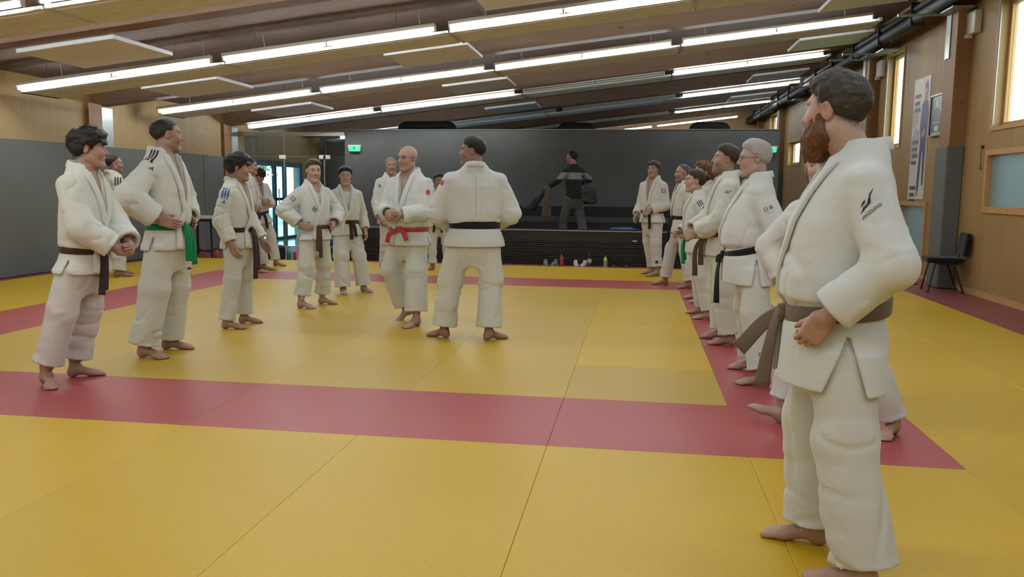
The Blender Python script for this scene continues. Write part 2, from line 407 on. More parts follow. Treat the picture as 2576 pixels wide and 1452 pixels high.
# dark partition (a free-standing box wall lower than the roof) and glass screen
PX0, PX1, PZ = -6.55, 2.91, 2.59
struct('wall_partition', MB().box(PX0, PX1, YP, YP + .2, -.045, PZ), M_DARKW, 'dark grey plaster partition wall across the far side')
struct('trim_1', MB().box(PX0, PX1, YP - .012, YP + .2, PZ, PZ + .012), M_STEEL, 'thin metal capping on the dark partition', 'trim')
gs = empty('glass_screen', (0, YP, -.045)); tag(gs, 'tall glass screen with a glass door left of the dark partition', 'glass screen', kind='structure')
MB().box(XL, PX0, -.03, .03, 2.50, 2.585).build('top_rail', M_WHITE, gs)
gp = [(XL + .02, -8.02), (-7.98, -7.06), (-7.02, PX0 - .01)]
for a, b_ in gp:
    MB().box(a, b_, -.006, .006, .02, 2.02).build('glass_pane', M_GLASSD, gs); MB().box(a, b_, -.006, .006, 2.05, 2.50).build('glass_pane', M_GLASSD, gs)
for x in (-8.06, -7.1, -7.0):
    MB().box(x - .06, x + .1, -.02, .02, 1.98, 2.07, bev=.006).build('clamp', M_WHITE, gs)
for x in (-8.0, -7.04): MB().box(x - .012, x + .012, -.012, .012, .0, 2.02).build('pane_edge', M_STEEL, gs)
MB().tube([(-7.16, -.05, .8), (-7.16, -.05, 1.3)], .014).build('door_handle', M_CHROME, gs)
M_DOT = pmat('white_dots', (.7, .72, .72), .6, 0)
for k in range(5): MB().tube([(-8.62 + .11 * k, -.0085, 1.62), (-8.62 + .11 * k, -.0065, 1.62)], .024, 10).build('safety_dot', M_DOT, gs)
struct('wall_lobby', MB().box(-9.0, -6.4, 22.6, 22.75, -.045, 3.2), M_DARKW, 'dark wall at the back of the lobby behind the glass')
# outside the exit door
M_GRASS = pmat('grass', (.10, .22, .05), .9, .3, 3)
M_PAVE = pmat('pale_paving', (.5, .5, .48), .8, .1, 2)
tag(MB().box(-40, XL - .3, 5, 45, -.3, -.06).build('paving', M_PAVE), 'pale sunlit paving outside the exit door', 'paving', kind='structure')
tag(MB().box(XRW + TH, 40, -20, 45, -.6, -.5).build('lawn', M_GRASS), 'lawn outside the right windows', 'lawn', kind='structure')

# ---------------- ceiling lights
ordn = ['leftmost', 'second from the left', 'third from the left', 'rightmost']
rown = {-3.3: 'rearmost', .15: 'second rear', 3.6: 'overhead', 7.05: 'nearest visible', 10.45: 'second visible', 13.85: 'third visible', 17.3: 'fourth visible', 21.9: 'fifth visible', 26.5: 'sixth visible', 31.3: 'farthest'}
def luminaire(lit):
    root = empty('ceiling_light')
    MB().box(0, 2.93, -.04, .04, .045, .10, bev=.01).build('housing', M_WHITE, root)
    for k in range(2):
        a = .02 + k * 1.465; b_ = a + 1.44
        mb = MB(); mb.tube([(a, 0, .02), (a + .05, 0, .02), (b_ - .05, 0, .02), (b_, 0, .02)], [.010, .021, .021, .010], 8)
        mb.build('tube', M_TUBE if lit else M_TUBEOFF, root, smooth=True)
    for x in (.01, 1.465, 2.92): MB().box(x - .012, x + .012, -.02, .02, .0, .05).build('lamp_holder', M_WHITE, root)
    for x in (.5, 2.43): MB().tube([(x, 0, .10), (x, 0, .37)], .004, 5).build('hanger', M_STEEL, root)
    return root
proto_on, proto_off = luminaire(True), luminaire(False)
used = {True: False, False: False}
for y, nm in rown.items():
    for k, x in enumerate((-8.57, -5.50, -2.42, .66)):
        lit = True
        if y == 17.3 and k == 2: lit = False
        if y in (21.9, 26.5) and k in (1, 2): lit = False
        if y == 26.5 and k == 0: lit = False
        if y == 31.3 and k in (0, 1): lit = False
        x2 = x + (.42 if y in (21.9, 26.5) else 0)
        src = proto_on if lit else proto_off
        o = src if not used[lit] else copy_tree(src); used[lit] = True
        o.location = (x2, y, zt(x2)); o.rotation_euler = (0, TILT, 0)
        tag(o, '%s twin-tube ceiling light, %s in the %s row' % ('glowing' if lit else 'unlit', ordn[k], nm), 'ceiling light', 'twin-tube lights under the roof')
# ribbed heating panels hung behind each light row
def heat_panel():
    root = empty('heating_panel')
    mb = MB(); mb.box(0, 3.04, .06, .80, -.03, .005, bev=.006); mb.build('panel_sheet', M_BEIGE, root)
    for j in range(5): MB().tube([(.03, .14 + j * .145, -.03), (3.01, .14 + j * .145, -.03)], .009, 6, cap=False).build('rib', M_BEIGE, root)
    for x in (.4, 2.6): MB().tube([(x, .4, .005), (x, .4, .37)], .004, 5).build('hanger', M_STEEL, root)
    return root
hp = heat_panel(); first = True
for y, nm in rown.items():
    if y < 3 or y > 22: continue
    for k, x in enumerate((-8.55, -5.47, -2.40, .67)):
        o = hp if first else copy_tree(hp); first = False
        o.location = (x, y, zt(x)); o.rotation_euler = (0, TILT, 0)
        tag(o, 'beige ribbed heating panel beside the %s light of the %s row' % (ordn[k], nm), 'heating panel', 'heating panels under the roof')
        if k in (0, 3):
            xx = 0. if k == 0 else 3.04
            MB().box(xx - .03, xx + .03, .05, .82, -.035, .02, bev=.008).build('header_pipe', M_WHITE, o)
# acoustic panels
def ac_panel():
    root = empty('acoustic_panel')
    MB().box(-.62, .62, -.6, .6, 0, .05, bev=.008).build('felt_board', M_ACOU, root)
    for sx in (-.5, .5):
        for s2 in (-.48, .48): MB().tube([(sx, s2, .05), (sx, s2, .34)], .003, 5).build('wire', M_STEEL, root)
    return root
ap = ac_panel(); first = True
bay = {9.25: 'second', 12.25: 'third', 15.85: 'fourth', 20.2: 'fifth', 24.6: 'sixth', 5.4: 'first'}
for y, xs in ((5.4, (-6.5, -1.2)), (9.25, (-6.47, -1.22)), (12.25, (-6.86, -3.05, 3.15)), (15.85, (-6.86, -3.05, 3.35)), (20.2, (-3.05, 3.15)), (24.6, (3.15,))):
    for x in xs:
        o = ap if first else copy_tree(ap); first = False
        o.location = (x, y, zt(x) + .02); o.rotation_euler = (0, TILT, 0)
        side = 'left' if x < -5 else ('middle' if x < 1 else 'right')
        tag(o, 'square beige sound panel hung at the %s of the %s ceiling bay' % (side, bay[y]), 'sound panel', 'sound panels under the roof')

# ---------------- black duct along the right wall and duct hoops above the partition
duct = empty('air_duct', (XRW - .38, 0, 3.93)); tag(duct, 'long black air duct under the roof along the right wall', 'duct')
MB().tube([(0, YB + .1, 0), (0, YE - .1, 0)], .085, 14).build('pipe', M_BLACKM, duct, smooth=True)
MB().tube([(-.02, YB + .1, .14), (-.02, YE - .1, .14)], .05, 10).build('cable_conduit', M_BLACKM, duct, smooth=True)
for y in np.arange(1.5, 32, 1.72):
    MB().box(-.1, .1, y - .02, y + .02, -.1, .24).build('clamp', M_BLACKM, duct)
for y, z in ((12.7, .0), (15.9, -.03), (16.9, .02), (20.8, -.02), (24.0, 0), (11.2, 0)):
    MB().box(-.52, .36, y - .018, y + .018, -.13 + z, -.10 + z).build('crossbar', M_STEEL, duct)
    MB().box(.02, .30, y - .55, y - .04, -.125 + z, -.105 + z).build('grille', M_STEEL, duct)
for (a, b_, zt_, nm) in ((-5.55, -4.3, 2.86, 'long black duct hoop above the left end of the partition'), (-1.78, -1.05, 2.82, 'short black duct hoop above the middle of the partition'), (1.19, 1.94, 2.83, 'black duct hoop above the right end of the partition')):
    pts = []; r_ = .12; z0, z1 = 2.3, zt_ - .09
    pts = [(a, 19, z0), (a, 19, z1 - r_)] + [(a + r_ - r_ * math.cos(t), 19, z1 - r_ + r_ * math.sin(t)) for t in (R(30), R(60), R(90))] + [(b_ - r_ + r_ * math.sin(t), 19, z1 - r_ + r_ * math.cos(t)) for t in (0, R(30), R(60), R(90))] + [(b_, 19, z0)]
    base = empty('duct_hoop', ((a + b_) / 2, 19, -.045)); tag(base, nm, 'duct', 'black duct hoops behind the partition')
    MB().tube([(p[0] - (a + b_) / 2, 0, p[2] + .045) for p in pts], .1, 10).build('hoop', M_BLACKM, base, smooth=True)
    for x in (a, b_): MB().box(x - (a + b_) / 2 - .05, x - (a + b_) / 2 + .05, -.05, .05, 0, 2.4).build('support_post', M_BLACKM, base)

# ---------------- exit signs
def exit_sign(x, z, lab):
    s = empty('exit_sign', (x, YP, z)); tag(s, lab, 'exit sign', 'lit exit signs on the partition')
    MB().prism([(-.155, .075), (.155, .075), (.125, -.07), (-.125, -.07)], .05, Matrix.Translation((0, -.05, 0))).build('case', M_WHITE, s)
    MB().box(-.115, .115, -.056, -.051, -.055, .045).build('lit_face', M_GREEN, s)
    pic = MB()
    M_PIC = M_BLACKM
    pic.box(-.012, .012, -.06, -.057, -.012, .02).tube([(0, -.0585, .03), (0, -.0575, .03)], .011, 8)
    pic.box(-.03, -.006, -.06, -.057, -.03, -.015).box(.004, .026, -.06, -.057, -.035, -.02).box(-.026, .026, -.06, -.057, .005, .012)
    pic.build('running_figure', M_PIC, s)
    MB().add([(.05, -.058, .02), (.05, -.058, -.035), (.085, -.058, -.008)], [(0, 1, 2)]).build('arrow', pmat('pale_green_mark', (.75, .95, .8), .5, 0), s)
exit_sign(-6.31, 2.18, 'green lit exit sign at the left end of the dark partition')
exit_sign(2.72, 2.18, 'green lit exit sign behind the grey-haired man at the right')

# ---------------- black tribune with slatted front
tr = empty('tribune', (0, 14.65, -.045)); tag(tr, 'low black tiered bench with slatted front before the dark partition', 'tribune')
TX0, TX1 = -5.45, 2.65
MB().box(TX0, TX1, .05, .36, 0, .60).build('bench_body', M_BLACKM, tr)
MB().box(TX0 - .02, TX1 + .02, -.02, .42, .60, .635, bev=.006).build('seat_board', M_BLACK, tr)
MB().box(TX0, TX1, -.028, -.018, .612, .63).build('edge_strip', M_STEEL, tr)
MB().box(TX0, TX1, .0, .05, .44, .60).build('top_board', M_BLACK, tr)
for k in range(11): MB().box(TX0, TX1, -.004 + .001 * (k % 2), .05, .012 + k * .039, .012 + k * .039 + .030, bev=.004).build('slat', M_BLACK, tr)
MB().box(TX0, TX1, .36, 2.4, 0, .345).build('walkway', M_BLACKM, tr)
MB().box(TX0, TX1, 2.4, 3.2, 0, .68).build('riser', M_BLACK, tr)
MB().box(TX0, TX1, 2.36, 2.4, .50, .56, bev=.005).build('slat', M_BLACK, tr)
M_GRYB = pmat('grey_bench_board', (.05, .052, .052), .4, .1, 5)
MB().box(TX0, TX1, 2.34, 2.75, .68, .79).build('bench_board', M_GRYB, tr)
MB().box(TX0, TX1, 2.75, 2.85, .79, 1.0, bev=.01).build('back_rest', M_BLACKM, tr)
for x in np.arange(TX0 + .4, TX1, 1.2): MB().box(x - .02, x + .02, .05, .36, .0, .05).build('foot', M_STEEL, tr)
# ================================================================== implicit-surface modelling (numpy)
F = np.float32
def V3(*a): return np.array(a, F)
def unit(v): v = np.asarray(v, F); return v / max(1e-9, float(np.linalg.norm(v)))
def smin(a, b, k):
    if k <= 0: return np.minimum(a, b)
    h = np.maximum(k - np.abs(a - b), 0) / k
    return np.minimum(a, b) - h * h * k * .25
def smax(a, b, k): return -smin(-a, -b, k)
def s_cone(P, a, b, ra, rb):
    a = np.asarray(a, F); ab = np.asarray(b, F) - a; L = float(ab @ ab) + 1e-12
    q = P - a; t = np.clip((q @ ab) / L, 0, 1)
    d = q - t[:, None] * ab
    return np.sqrt(np.einsum('ij,ij->i', d, d)) - (ra + (rb - ra) * t)
def s_ball(P, c, r): d = P - np.asarray(c, F); return np.sqrt(np.einsum('ij,ij->i', d, d)) - r
def s_ell(P, c, r, Rm=None):
    q = P - np.asarray(c, F)
    if Rm is not None: q = q @ Rm
    r = np.asarray(r, F); k0 = np.sqrt(((q / r) ** 2).sum(1)); k1 = np.sqrt(((q / (r * r)) ** 2).sum(1)) + 1e-9
    return k0 * (k0 - 1) / k1
def s_box(P, c, hs, rd, Rm=None):
    q = P - np.asarray(c, F)
    if Rm is not None: q = q @ Rm
    q = np.abs(q) - (np.asarray(hs, F) - rd)
    return np.sqrt((np.maximum(q, 0) ** 2).sum(1)) + np.minimum(q.max(1), 0) - rd
def s_loft(P, lv, e=2.4):
    """stack of superellipses; lv rows: z, half width, half depth, x centre, y centre"""
    lv = np.asarray(lv, F); z = P[:, 2]
    w = np.interp(z, lv[:, 0], lv[:, 1]).astype(F); d = np.interp(z, lv[:, 0], lv[:, 2]).astype(F)
    cx = np.interp(z, lv[:, 0], lv[:, 3]).astype(F); cyy = np.interp(z, lv[:, 0], lv[:, 4]).astype(F)
    x = (P[:, 0] - cx); y = (P[:, 1] - cyy)
    r = (np.abs(x / w) ** e + np.abs(y / d) ** e) ** (1 / e) + 1e-6
    rad = np.sqrt(x * x + y * y)
    dd = rad * (1 - 1 / r)
    near = r < .3
    dd = np.where(near, -np.minimum(w, d) * (1 - r), dd) * .9
    zz = np.maximum(lv[0, 0] - z, z - lv[-1, 0])
    return np.maximum(dd, zz)
_rng = np.random.default_rng(7)
NT = _rng.random((32, 32, 32)).astype(F) * 2 - 1
def vnoise(P, s):
    q = P * np.asarray(s, F); i = np.floor(q).astype(np.int32); f = (q - i).astype(F); f = f * f * (3 - 2 * f)
    i &= 31; j = (i + 1) & 31
    def g(a, b, c): return NT[a, b, c]
    x0, y0, z0 = i.T; x1, y1, z1 = j.T; fx, fy, fz = f.T
    c00 = g(x0, y0, z0) * (1 - fx) + g(x1, y0, z0) * fx; c10 = g(x0, y1, z0) * (1 - fx) + g(x1, y1, z0) * fx
    c01 = g(x0, y0, z1) * (1 - fx) + g(x1, y0, z1) * fx; c11 = g(x0, y1, z1) * (1 - fx) + g(x1, y1, z1) * fx
    return (c00 * (1 - fy) + c10 * fy) * (1 - fz) + (c01 * (1 - fy) + c11 * fy) * fz

def extract(fn, lo, hi, h, c=4, band=1.7):
    """surface nets of fn<0 inside the box; returns verts, quads (open where the box cuts the solid)"""
    lo = np.asarray(lo, F); hi = np.asarray(hi, F)
    nb = np.maximum(1, np.ceil((hi - lo) / (h * c))).astype(int); N = nb * c
    bi = np.stack(np.meshgrid(*[np.arange(k) for k in nb], indexing='ij'), -1).reshape(-1, 3)
    ctr = lo + (bi * c + (c - 1) / 2).astype(F) * h
    dc = fn(ctr.astype(F))
    act = np.abs(dc) < h * c * .87 * band + .012
    V = np.repeat(np.repeat(np.repeat(dc.reshape(nb), c, 0), c, 1), c, 2).astype(F)
    ab = bi[act]
    if len(ab) == 0: return np.zeros((0, 3), F), np.zeros((0, 4), int)
    off = np.stack(np.meshgrid(*[np.arange(c)] * 3, indexing='ij'), -1).reshape(-1, 3)
    ids = (ab[:, None, :] * c + off[None]).reshape(-1, 3)
    P = lo + ids.astype(F) * h
    V[ids[:, 0], ids[:, 1], ids[:, 2]] = fn(P.astype(F))
    ins = V < 0
    s = [ins[a:N[0] - 1 + a, b:N[1] - 1 + b, d:N[2] - 1 + d] for a in (0, 1) for b in (0, 1) for d in (0, 1)]
    anyi = s[0].copy(); alli = s[0].copy()
    for q in s[1:]: anyi |= q; alli &= q
    mixed = anyi & ~alli
    cell = np.argwhere(mixed); n = len(cell)
    idx = -np.ones(mixed.shape, np.int64); idx[mixed] = np.arange(n)
    acc = np.zeros((n, 3), F); cnt = np.zeros(n, F)
    cs = [(a, b, d) for a in (0, 1) for b in (0, 1) for d in (0, 1)]
    for p in cs:
        for ax in range(3):
            if p[ax]: continue
            q = list(p); q[ax] = 1
            v0 = V[cell[:, 0] + p[0], cell[:, 1] + p[1], cell[:, 2] + p[2]]; v1 = V[cell[:, 0] + q[0], cell[:, 1] + q[1], cell[:, 2] + q[2]]
            m = (v0 < 0) != (v1 < 0); t = np.where(m, v0 / np.where(m, v0 - v1, 1), 0)
            pos = np.tile(np.asarray(p, F), (n, 1)); pos[:, ax] += t
            acc += np.where(m[:, None], pos, 0); cnt += m
    verts = lo + (cell + acc / np.maximum(cnt, 1)[:, None]) * h
    quads = []
    for ax in range(3):
        o1, o2 = (ax + 1) % 3, (ax + 2) % 3
        sl0 = [slice(0, N[k]) for k in range(3)]; sl1 = list(sl0); sl0[ax] = slice(0, N[ax] - 1); sl1[ax] = slice(1, N[ax])
        A = ins[tuple(sl0)]; B = ins[tuple(sl1)]
        e = np.argwhere(A != B)
        ok = (e[:, o1] > 0) & (e[:, o2] > 0) & (e[:, o1] < N[o1] - 1) & (e[:, o2] < N[o2] - 1)
        e = e[ok]
        sg = A[e[:, 0], e[:, 1], e[:, 2]]
        def cid(d1, d2):
            k = e.copy(); k[:, o1] -= d1; k[:, o2] -= d2; return idx[k[:, 0], k[:, 1], k[:, 2]]
        q = np.stack([cid(0, 0), cid(1, 0), cid(1, 1), cid(0, 1)], 1)
        q[~sg] = q[~sg][:, ::-1]
        quads.append(q)
    return verts.astype(F), np.concatenate(quads)

def np_mesh(name, verts, quads, mat, cols=None, smooth=True):
    me = bpy.data.meshes.new(name); nv, nq = len(verts), len(quads)
    me.vertices.add(nv); me.vertices.foreach_set('co', np.ascontiguousarray(verts, F).ravel())
    me.loops.add(nq * 4); me.loops.foreach_set('vertex_index', np.ascontiguousarray(quads, np.int32).ravel())
    me.polygons.add(nq); me.polygons.foreach_set('loop_start', np.arange(0, nq * 4, 4, dtype=np.int32))
    me.polygons.foreach_set('use_smooth', np.ones(nq, bool) if smooth else np.zeros(nq, bool))
    if cols is not None:
        at = me.color_attributes.new('tint', 'FLOAT_COLOR', 'POINT')
        at.data.foreach_set('color', np.concatenate([cols, np.ones((nv, 1), F)], 1).astype(F).ravel())
    me.update(calc_edges=True); me.validate()
    if mat: me.materials.append(mat)
    return me
def np_obj(name, verts, quads, mat, parent, cols=None):
    o = bpy.data.objects.new(name, np_mesh(name, verts, quads, mat, cols)); COL.objects.link(o); o.parent = parent; return o
def grad(fn, P, e=.002):
    g = np.zeros_like(P)
    for k in range(3):
        d = np.zeros(3, F); d[k] = e; g[:, k] = fn(P + d) - fn(P - d)
    return g / (np.linalg.norm(g, axis=1)[:, None] + 1e-9)
def march(fn, P, D, n=40, off=0.):
    """walk points P along unit directions D to the surface fn=off"""
    P = P.copy().astype(F); D = np.asarray(D, F)
    for _ in range(n):
        d = fn(P) - off; P = P + D * np.clip(d * .7, -.01, .03)[:, None]
    return P
def smooth_path(pts, n):
    pts = np.asarray(pts, float); m = len(pts); out = []
    seg = np.linalg.norm(np.diff(pts, axis=0), axis=1); u = np.concatenate([[0], np.cumsum(seg)]); us = np.linspace(0, u[-1], n)
    tan = np.gradient(pts, axis=0) / np.maximum(np.gradient(u)[:, None], 1e-9)
    for s in us:
        i = min(m - 2, max(0, int(np.searchsorted(u, s) - 1))); L = max(1e-9, u[i + 1] - u[i]); t = (s - u[i]) / L
        h00, h10, h01, h11 = 2*t**3 - 3*t*t + 1, t**3 - 2*t*t + t, -2*t**3 + 3*t*t, t**3 - t*t
        out.append(h00 * pts[i] + h10 * L * tan[i] + h01 * pts[i + 1] + h11 * L * tan[i + 1])
    return np.array(out, F)
def ribbon(pts, nrm, width, thick, closed=False):
    """flat band along pts, lying on the surface with outward normals nrm"""
    pts = np.asarray(pts, F); m = len(pts)
    if closed: tan = np.roll(pts, -1, 0) - np.roll(pts, 1, 0)
    else: tan = np.gradient(pts, axis=0)
    tan /= np.linalg.norm(tan, axis=1)[:, None] + 1e-9
    nrm = np.asarray(nrm, F); nrm = nrm - (nrm * tan).sum(1)[:, None] * tan; nrm /= np.linalg.norm(nrm, axis=1)[:, None] + 1e-9
    side = np.cross(tan, nrm)
    wv = np.asarray(width, F) * np.ones(m, F); tv = np.asarray(thick, F) * np.ones(m, F)
    prof = [(-.5, 0), (-.5, .75), (-.42, 1), (.42, 1), (.5, .75), (.5, 0)]
    rings = np.stack([pts + side * (a * wv)[:, None] + nrm * (b * tv)[:, None] for a, b in prof], 1)   # m,6,3
    k = len(prof); verts = rings.reshape(-1, 3); quads = []
    for i in range(m if closed else m - 1):
        j = (i + 1) % m
        for a in range(k):
            b = (a + 1) % k; quads.append((i * k + a, i * k + b, j * k + b, j * k + a))
    if not closed:
        for base in (0, (m - 1) * k):
            quads += [(base, base + 1, base + 4, base + 5), (base + 1, base + 2, base + 3, base + 4)]
    return verts, np.array(quads)
def join(parts):
    vs_, qs, n = [], [], 0
    for v, q in parts:
        if len(v) == 0: continue
        vs_.append(v); qs.append(q + n); n += len(v)
    return np.concatenate(vs_), np.concatenate(qs)
def rotz(a): c, s = math.cos(a), math.sin(a); return np.array([[c, -s, 0], [s, c, 0], [0, 0, 1]], F)
def rotx(a): c, s = math.cos(a), math.sin(a); return np.array([[1, 0, 0], [0, c, -s], [0, s, c]], F)
def roty(a): c, s = math.cos(a), math.sin(a); return np.array([[c, 0, s], [0, 1, 0], [-s, 0, c]], F)
# ================================================================== people
def skin_mat():
    m, nt, b = new_mat('skin')
    at = nd(nt, 'ShaderNodeVertexColor', layer_name='tint'); tc = nd(nt, 'ShaderNodeTexCoord')
    n = nd(nt, 'ShaderNodeTexNoise'); n.inputs['Scale'].default_value = 70; n.inputs['Detail'].default_value = 4; lk(nt, tc.outputs['Object'], n.inputs['Vector'])
    mr = nd(nt, 'ShaderNodeMapRange'); mr.inputs[3].default_value = .9; mr.inputs[4].default_value = 1.1; lk(nt, n.outputs['Fac'], mr.inputs[0])
    sc_ = nd(nt, 'ShaderNodeVectorMath', operation='SCALE'); lk(nt, at.outputs[0], sc_.inputs[0]); lk(nt, mr.outputs[0], sc_.inputs['Scale'])
    lk(nt, sc_.outputs[0], b.inputs['Base Color']); b.inputs['Roughness'].default_value = .52
    b.inputs['Subsurface Weight'].default_value = .0
    bp = nd(nt, 'ShaderNodeBump'); bp.inputs['Strength'].default_value = .12; bp.inputs['Distance'].default_value = .002
    lk(nt, n.outputs['Fac'], bp.inputs['Height']); lk(nt, bp.outputs[0], b.inputs['Normal'])
    return m
def cloth_mat(name, col, weave=260., rough=.9, bump=.5, var=.05):
    m, nt, b = new_mat(name)
    tc = nd(nt, 'ShaderNodeTexCoord')
    mp = nd(nt, 'ShaderNodeMapping'); mp.inputs['Scale'].default_value = (weave, weave, weave * 1.6); lk(nt, tc.outputs['Object'], mp.inputs['Vector'])
    v = nd(nt, 'ShaderNodeTexVoronoi'); v.inputs['Scale'].default_value = 1.; lk(nt, mp.outputs[0], v.inputs['Vector'])
    n = nd(nt, 'ShaderNodeTexNoise'); n.inputs['Scale'].default_value = 6.5; n.inputs['Detail'].default_value = 3; n.inputs['Distortion'].default_value = .5; lk(nt, tc.outputs['Object'], n.inputs['Vector'])
    sb = nd(nt, 'ShaderNodeMath', operation='SUBTRACT'); sb.inputs[1].default_value = .5; lk(nt, n.outputs['Fac'], sb.inputs[0])
    ab = nd(nt, 'ShaderNodeMath', operation='ABSOLUTE'); lk(nt, sb.outputs[0], ab.inputs[0])
    cl = nd(nt, 'ShaderNodeMath', operation='POWER'); cl.inputs[1].default_value = .6; lk(nt, ab.outputs[0], cl.inputs[0])
    n2 = nd(nt, 'ShaderNodeTexNoise'); n2.inputs['Scale'].default_value = 3; n2.inputs['Detail'].default_value = 3; lk(nt, tc.outputs['Object'], n2.inputs['Vector'])
    mx = nd(nt, 'ShaderNodeMix', data_type='RGBA'); mx.inputs[6].default_value = rgba(scl(col, 1 - var)); mx.inputs[7].default_value = rgba(scl(col, 1 + var)); lk(nt, n2.outputs['Fac'], mx.inputs[0])
    lk(nt, mx.outputs[2], b.inputs['Base Color']); b.inputs['Roughness'].default_value = rough; b.inputs['Specular IOR Level'].default_value = .15
    b.inputs['Sheen Weight'].default_value = .15
    b1 = nd(nt, 'ShaderNodeBump'); b1.inputs['Strength'].default_value = .45; b1.inputs['Distance'].default_value = .014; lk(nt, cl.outputs[0], b1.inputs['Height'])
    b2 = nd(nt, 'ShaderNodeBump'); b2.inputs['Strength'].default_value = bump; b2.inputs['Distance'].default_value = .0012; lk(nt, v.outputs['Distance'], b2.inputs['Height'])
    lk(nt, b1.outputs[0], b2.inputs['Normal']); lk(nt, b2.outputs[0], b.inputs['Normal'])
    return m
M_SKIN = skin_mat()
_gi = {}
def gi_mat(tint, kind):
    key = (tint, kind)
    if key not in _gi:
        c = {'cool': (.585, .595, .575), 'warm': (.575, .575, .525), 'cream': (.565, .56, .49), 'pink': (.565, .535, .515)}[tint]
        _gi[key] = cloth_mat('%s_judo_%s' % (tint, kind), c if kind == 'jacket' else scl(c, .97), 330. if kind == 'jacket' else 480., bump=.32 if kind == 'jacket' else .2)
    return _gi[key]
_bm = {}
def belt_mat(c):
    if c not in _bm:
        col = {'black': (.012, .012, .013), 'brown': (.085, .05, .035), 'dark_brown': (.045, .026, .022), 'taupe': (.135, .095, .07), 'green': (.005, .20, .075), 'red': (.42, .05, .05), 'white': (.7, .68, .62), 'navy': (.03, .03, .05)}[c]
        _bm[c] = cloth_mat('%s_belt_cotton' % c, col, 500., .8, .25, .12)
    return _bm[c]
_hm = {}
def hair_mat(col, rough=.5):
    k = tuple(round(c, 3) for c in col)
    if k not in _hm:
        m, nt, b = new_mat('hair_%d' % len(_hm))
        tc = nd(nt, 'ShaderNodeTexCoord'); mp = nd(nt, 'ShaderNodeMapping'); mp.inputs['Scale'].default_value = (160, 40, 60); lk(nt, tc.outputs['Object'], mp.inputs['Vector'])
        n = nd(nt, 'ShaderNodeTexNoise'); n.inputs['Scale'].default_value = 1; n.inputs['Detail'].default_value = 4; n.inputs['Distortion'].default_value = .8; lk(nt, mp.outputs[0], n.inputs['Vector'])
        mx = nd(nt, 'ShaderNodeMix', data_type='RGBA'); mx.inputs[6].default_value = rgba(scl(col, .55)); mx.inputs[7].default_value = rgba(scl(col, 1.45)); lk(nt, n.outputs['Fac'], mx.inputs[0])
        lk(nt, mx.outputs[2], b.inputs['Base Color']); b.inputs['Roughness'].default_value = rough; b.inputs['Specular IOR Level'].default_value = .3
        bp = nd(nt, 'ShaderNodeBump'); bp.inputs['Strength'].default_value = .7; bp.inputs['Distance'].default_value = .006; lk(nt, n.outputs['Fac'], bp.inputs['Height']); lk(nt, bp.outputs[0], b.inputs['Normal'])
        _hm[k] = m
    return _hm[k]

# ---- head in its own frame: origin between the ears, +y the face, +z up, metres for a 0.235 m head
def head_sdf(q, fa):
    jw, nz, ch = fa.get('jaw', 1.), fa.get('nose', 1.), fa.get('cheek', 1.)
    x = np.abs(q[:, 0]); m = np.stack([x, q[:, 1], q[:, 2]], 1)              # mirrored
    d = s_ell(q, (0, -.014, .030), (.0745, .097, .083))
    d = smin(d, s_ell(q, (0, .030, -.034), (.059 * jw, .060, .083)), .03)
    d = smin(d, s_cone(m, (.047 * jw, -.002, -.06), (.014, .066, -.104), .022, .018), .03)
    d = smin(d, s_ball(m, (.033, .060, -.028), .024 * ch), .025)              # cheeks
    d = smin(d, s_cone(m, (0, .081, .026), (.036, .071, .030), .011, .009), .016)   # brow
    d = smax(d, -s_ell(m, (.031, .104, .004), (.022, .025, .0155)), .014)     # sockets
    d = smin(d, s_ball(m, (.031, .0690, .003), .0128), .004)                  # eyeballs
    d = smin(d, s_cone(q, (0, .084, .018), (0, .1045, -.026), .0072 * nz, .0118 * nz), .012)
    d = smin(d, s_ball(m, (.0115 * nz, .0925, -.031), .0082 * nz), .007)
    d = smin(d, s_cone(m, (0, .0905, -.0585), (.019, .082, -.0625), .0062, .004), .006)   # upper lip
    d = smin(d, s_cone(m, (0, .0890, -.0705), (.016, .082, -.0675), .0068, .004), .006)   # lower lip
    d = smax(d, -s_cone(m, (0, .0985, -.0645), (.021, .090, -.0635), .0028, .0022), .005)
    d = smin(d, s_ball(q, (0, .079, -.101), .0165), .02)                      # chin
    er = s_ell(m, (.0765, -.010, -.004), (.0075, .0185, .031), rotz(R(-22)) @ rotx(R(-10)))
    er = smax(er, -s_ell(m, (.0855, -.004, .002), (.0075, .0095, .016), rotz(R(-22)) @ rotx(R(-10))), .006)
    d = smin(d, er, .007)
    return d
def head_core(q):
    d = s_ell(q, (0, -.014, .030), (.0745, .097, .083))
    return smin(d, s_ell(q, (0, .030, -.034), (.059, .060, .083)), .03)
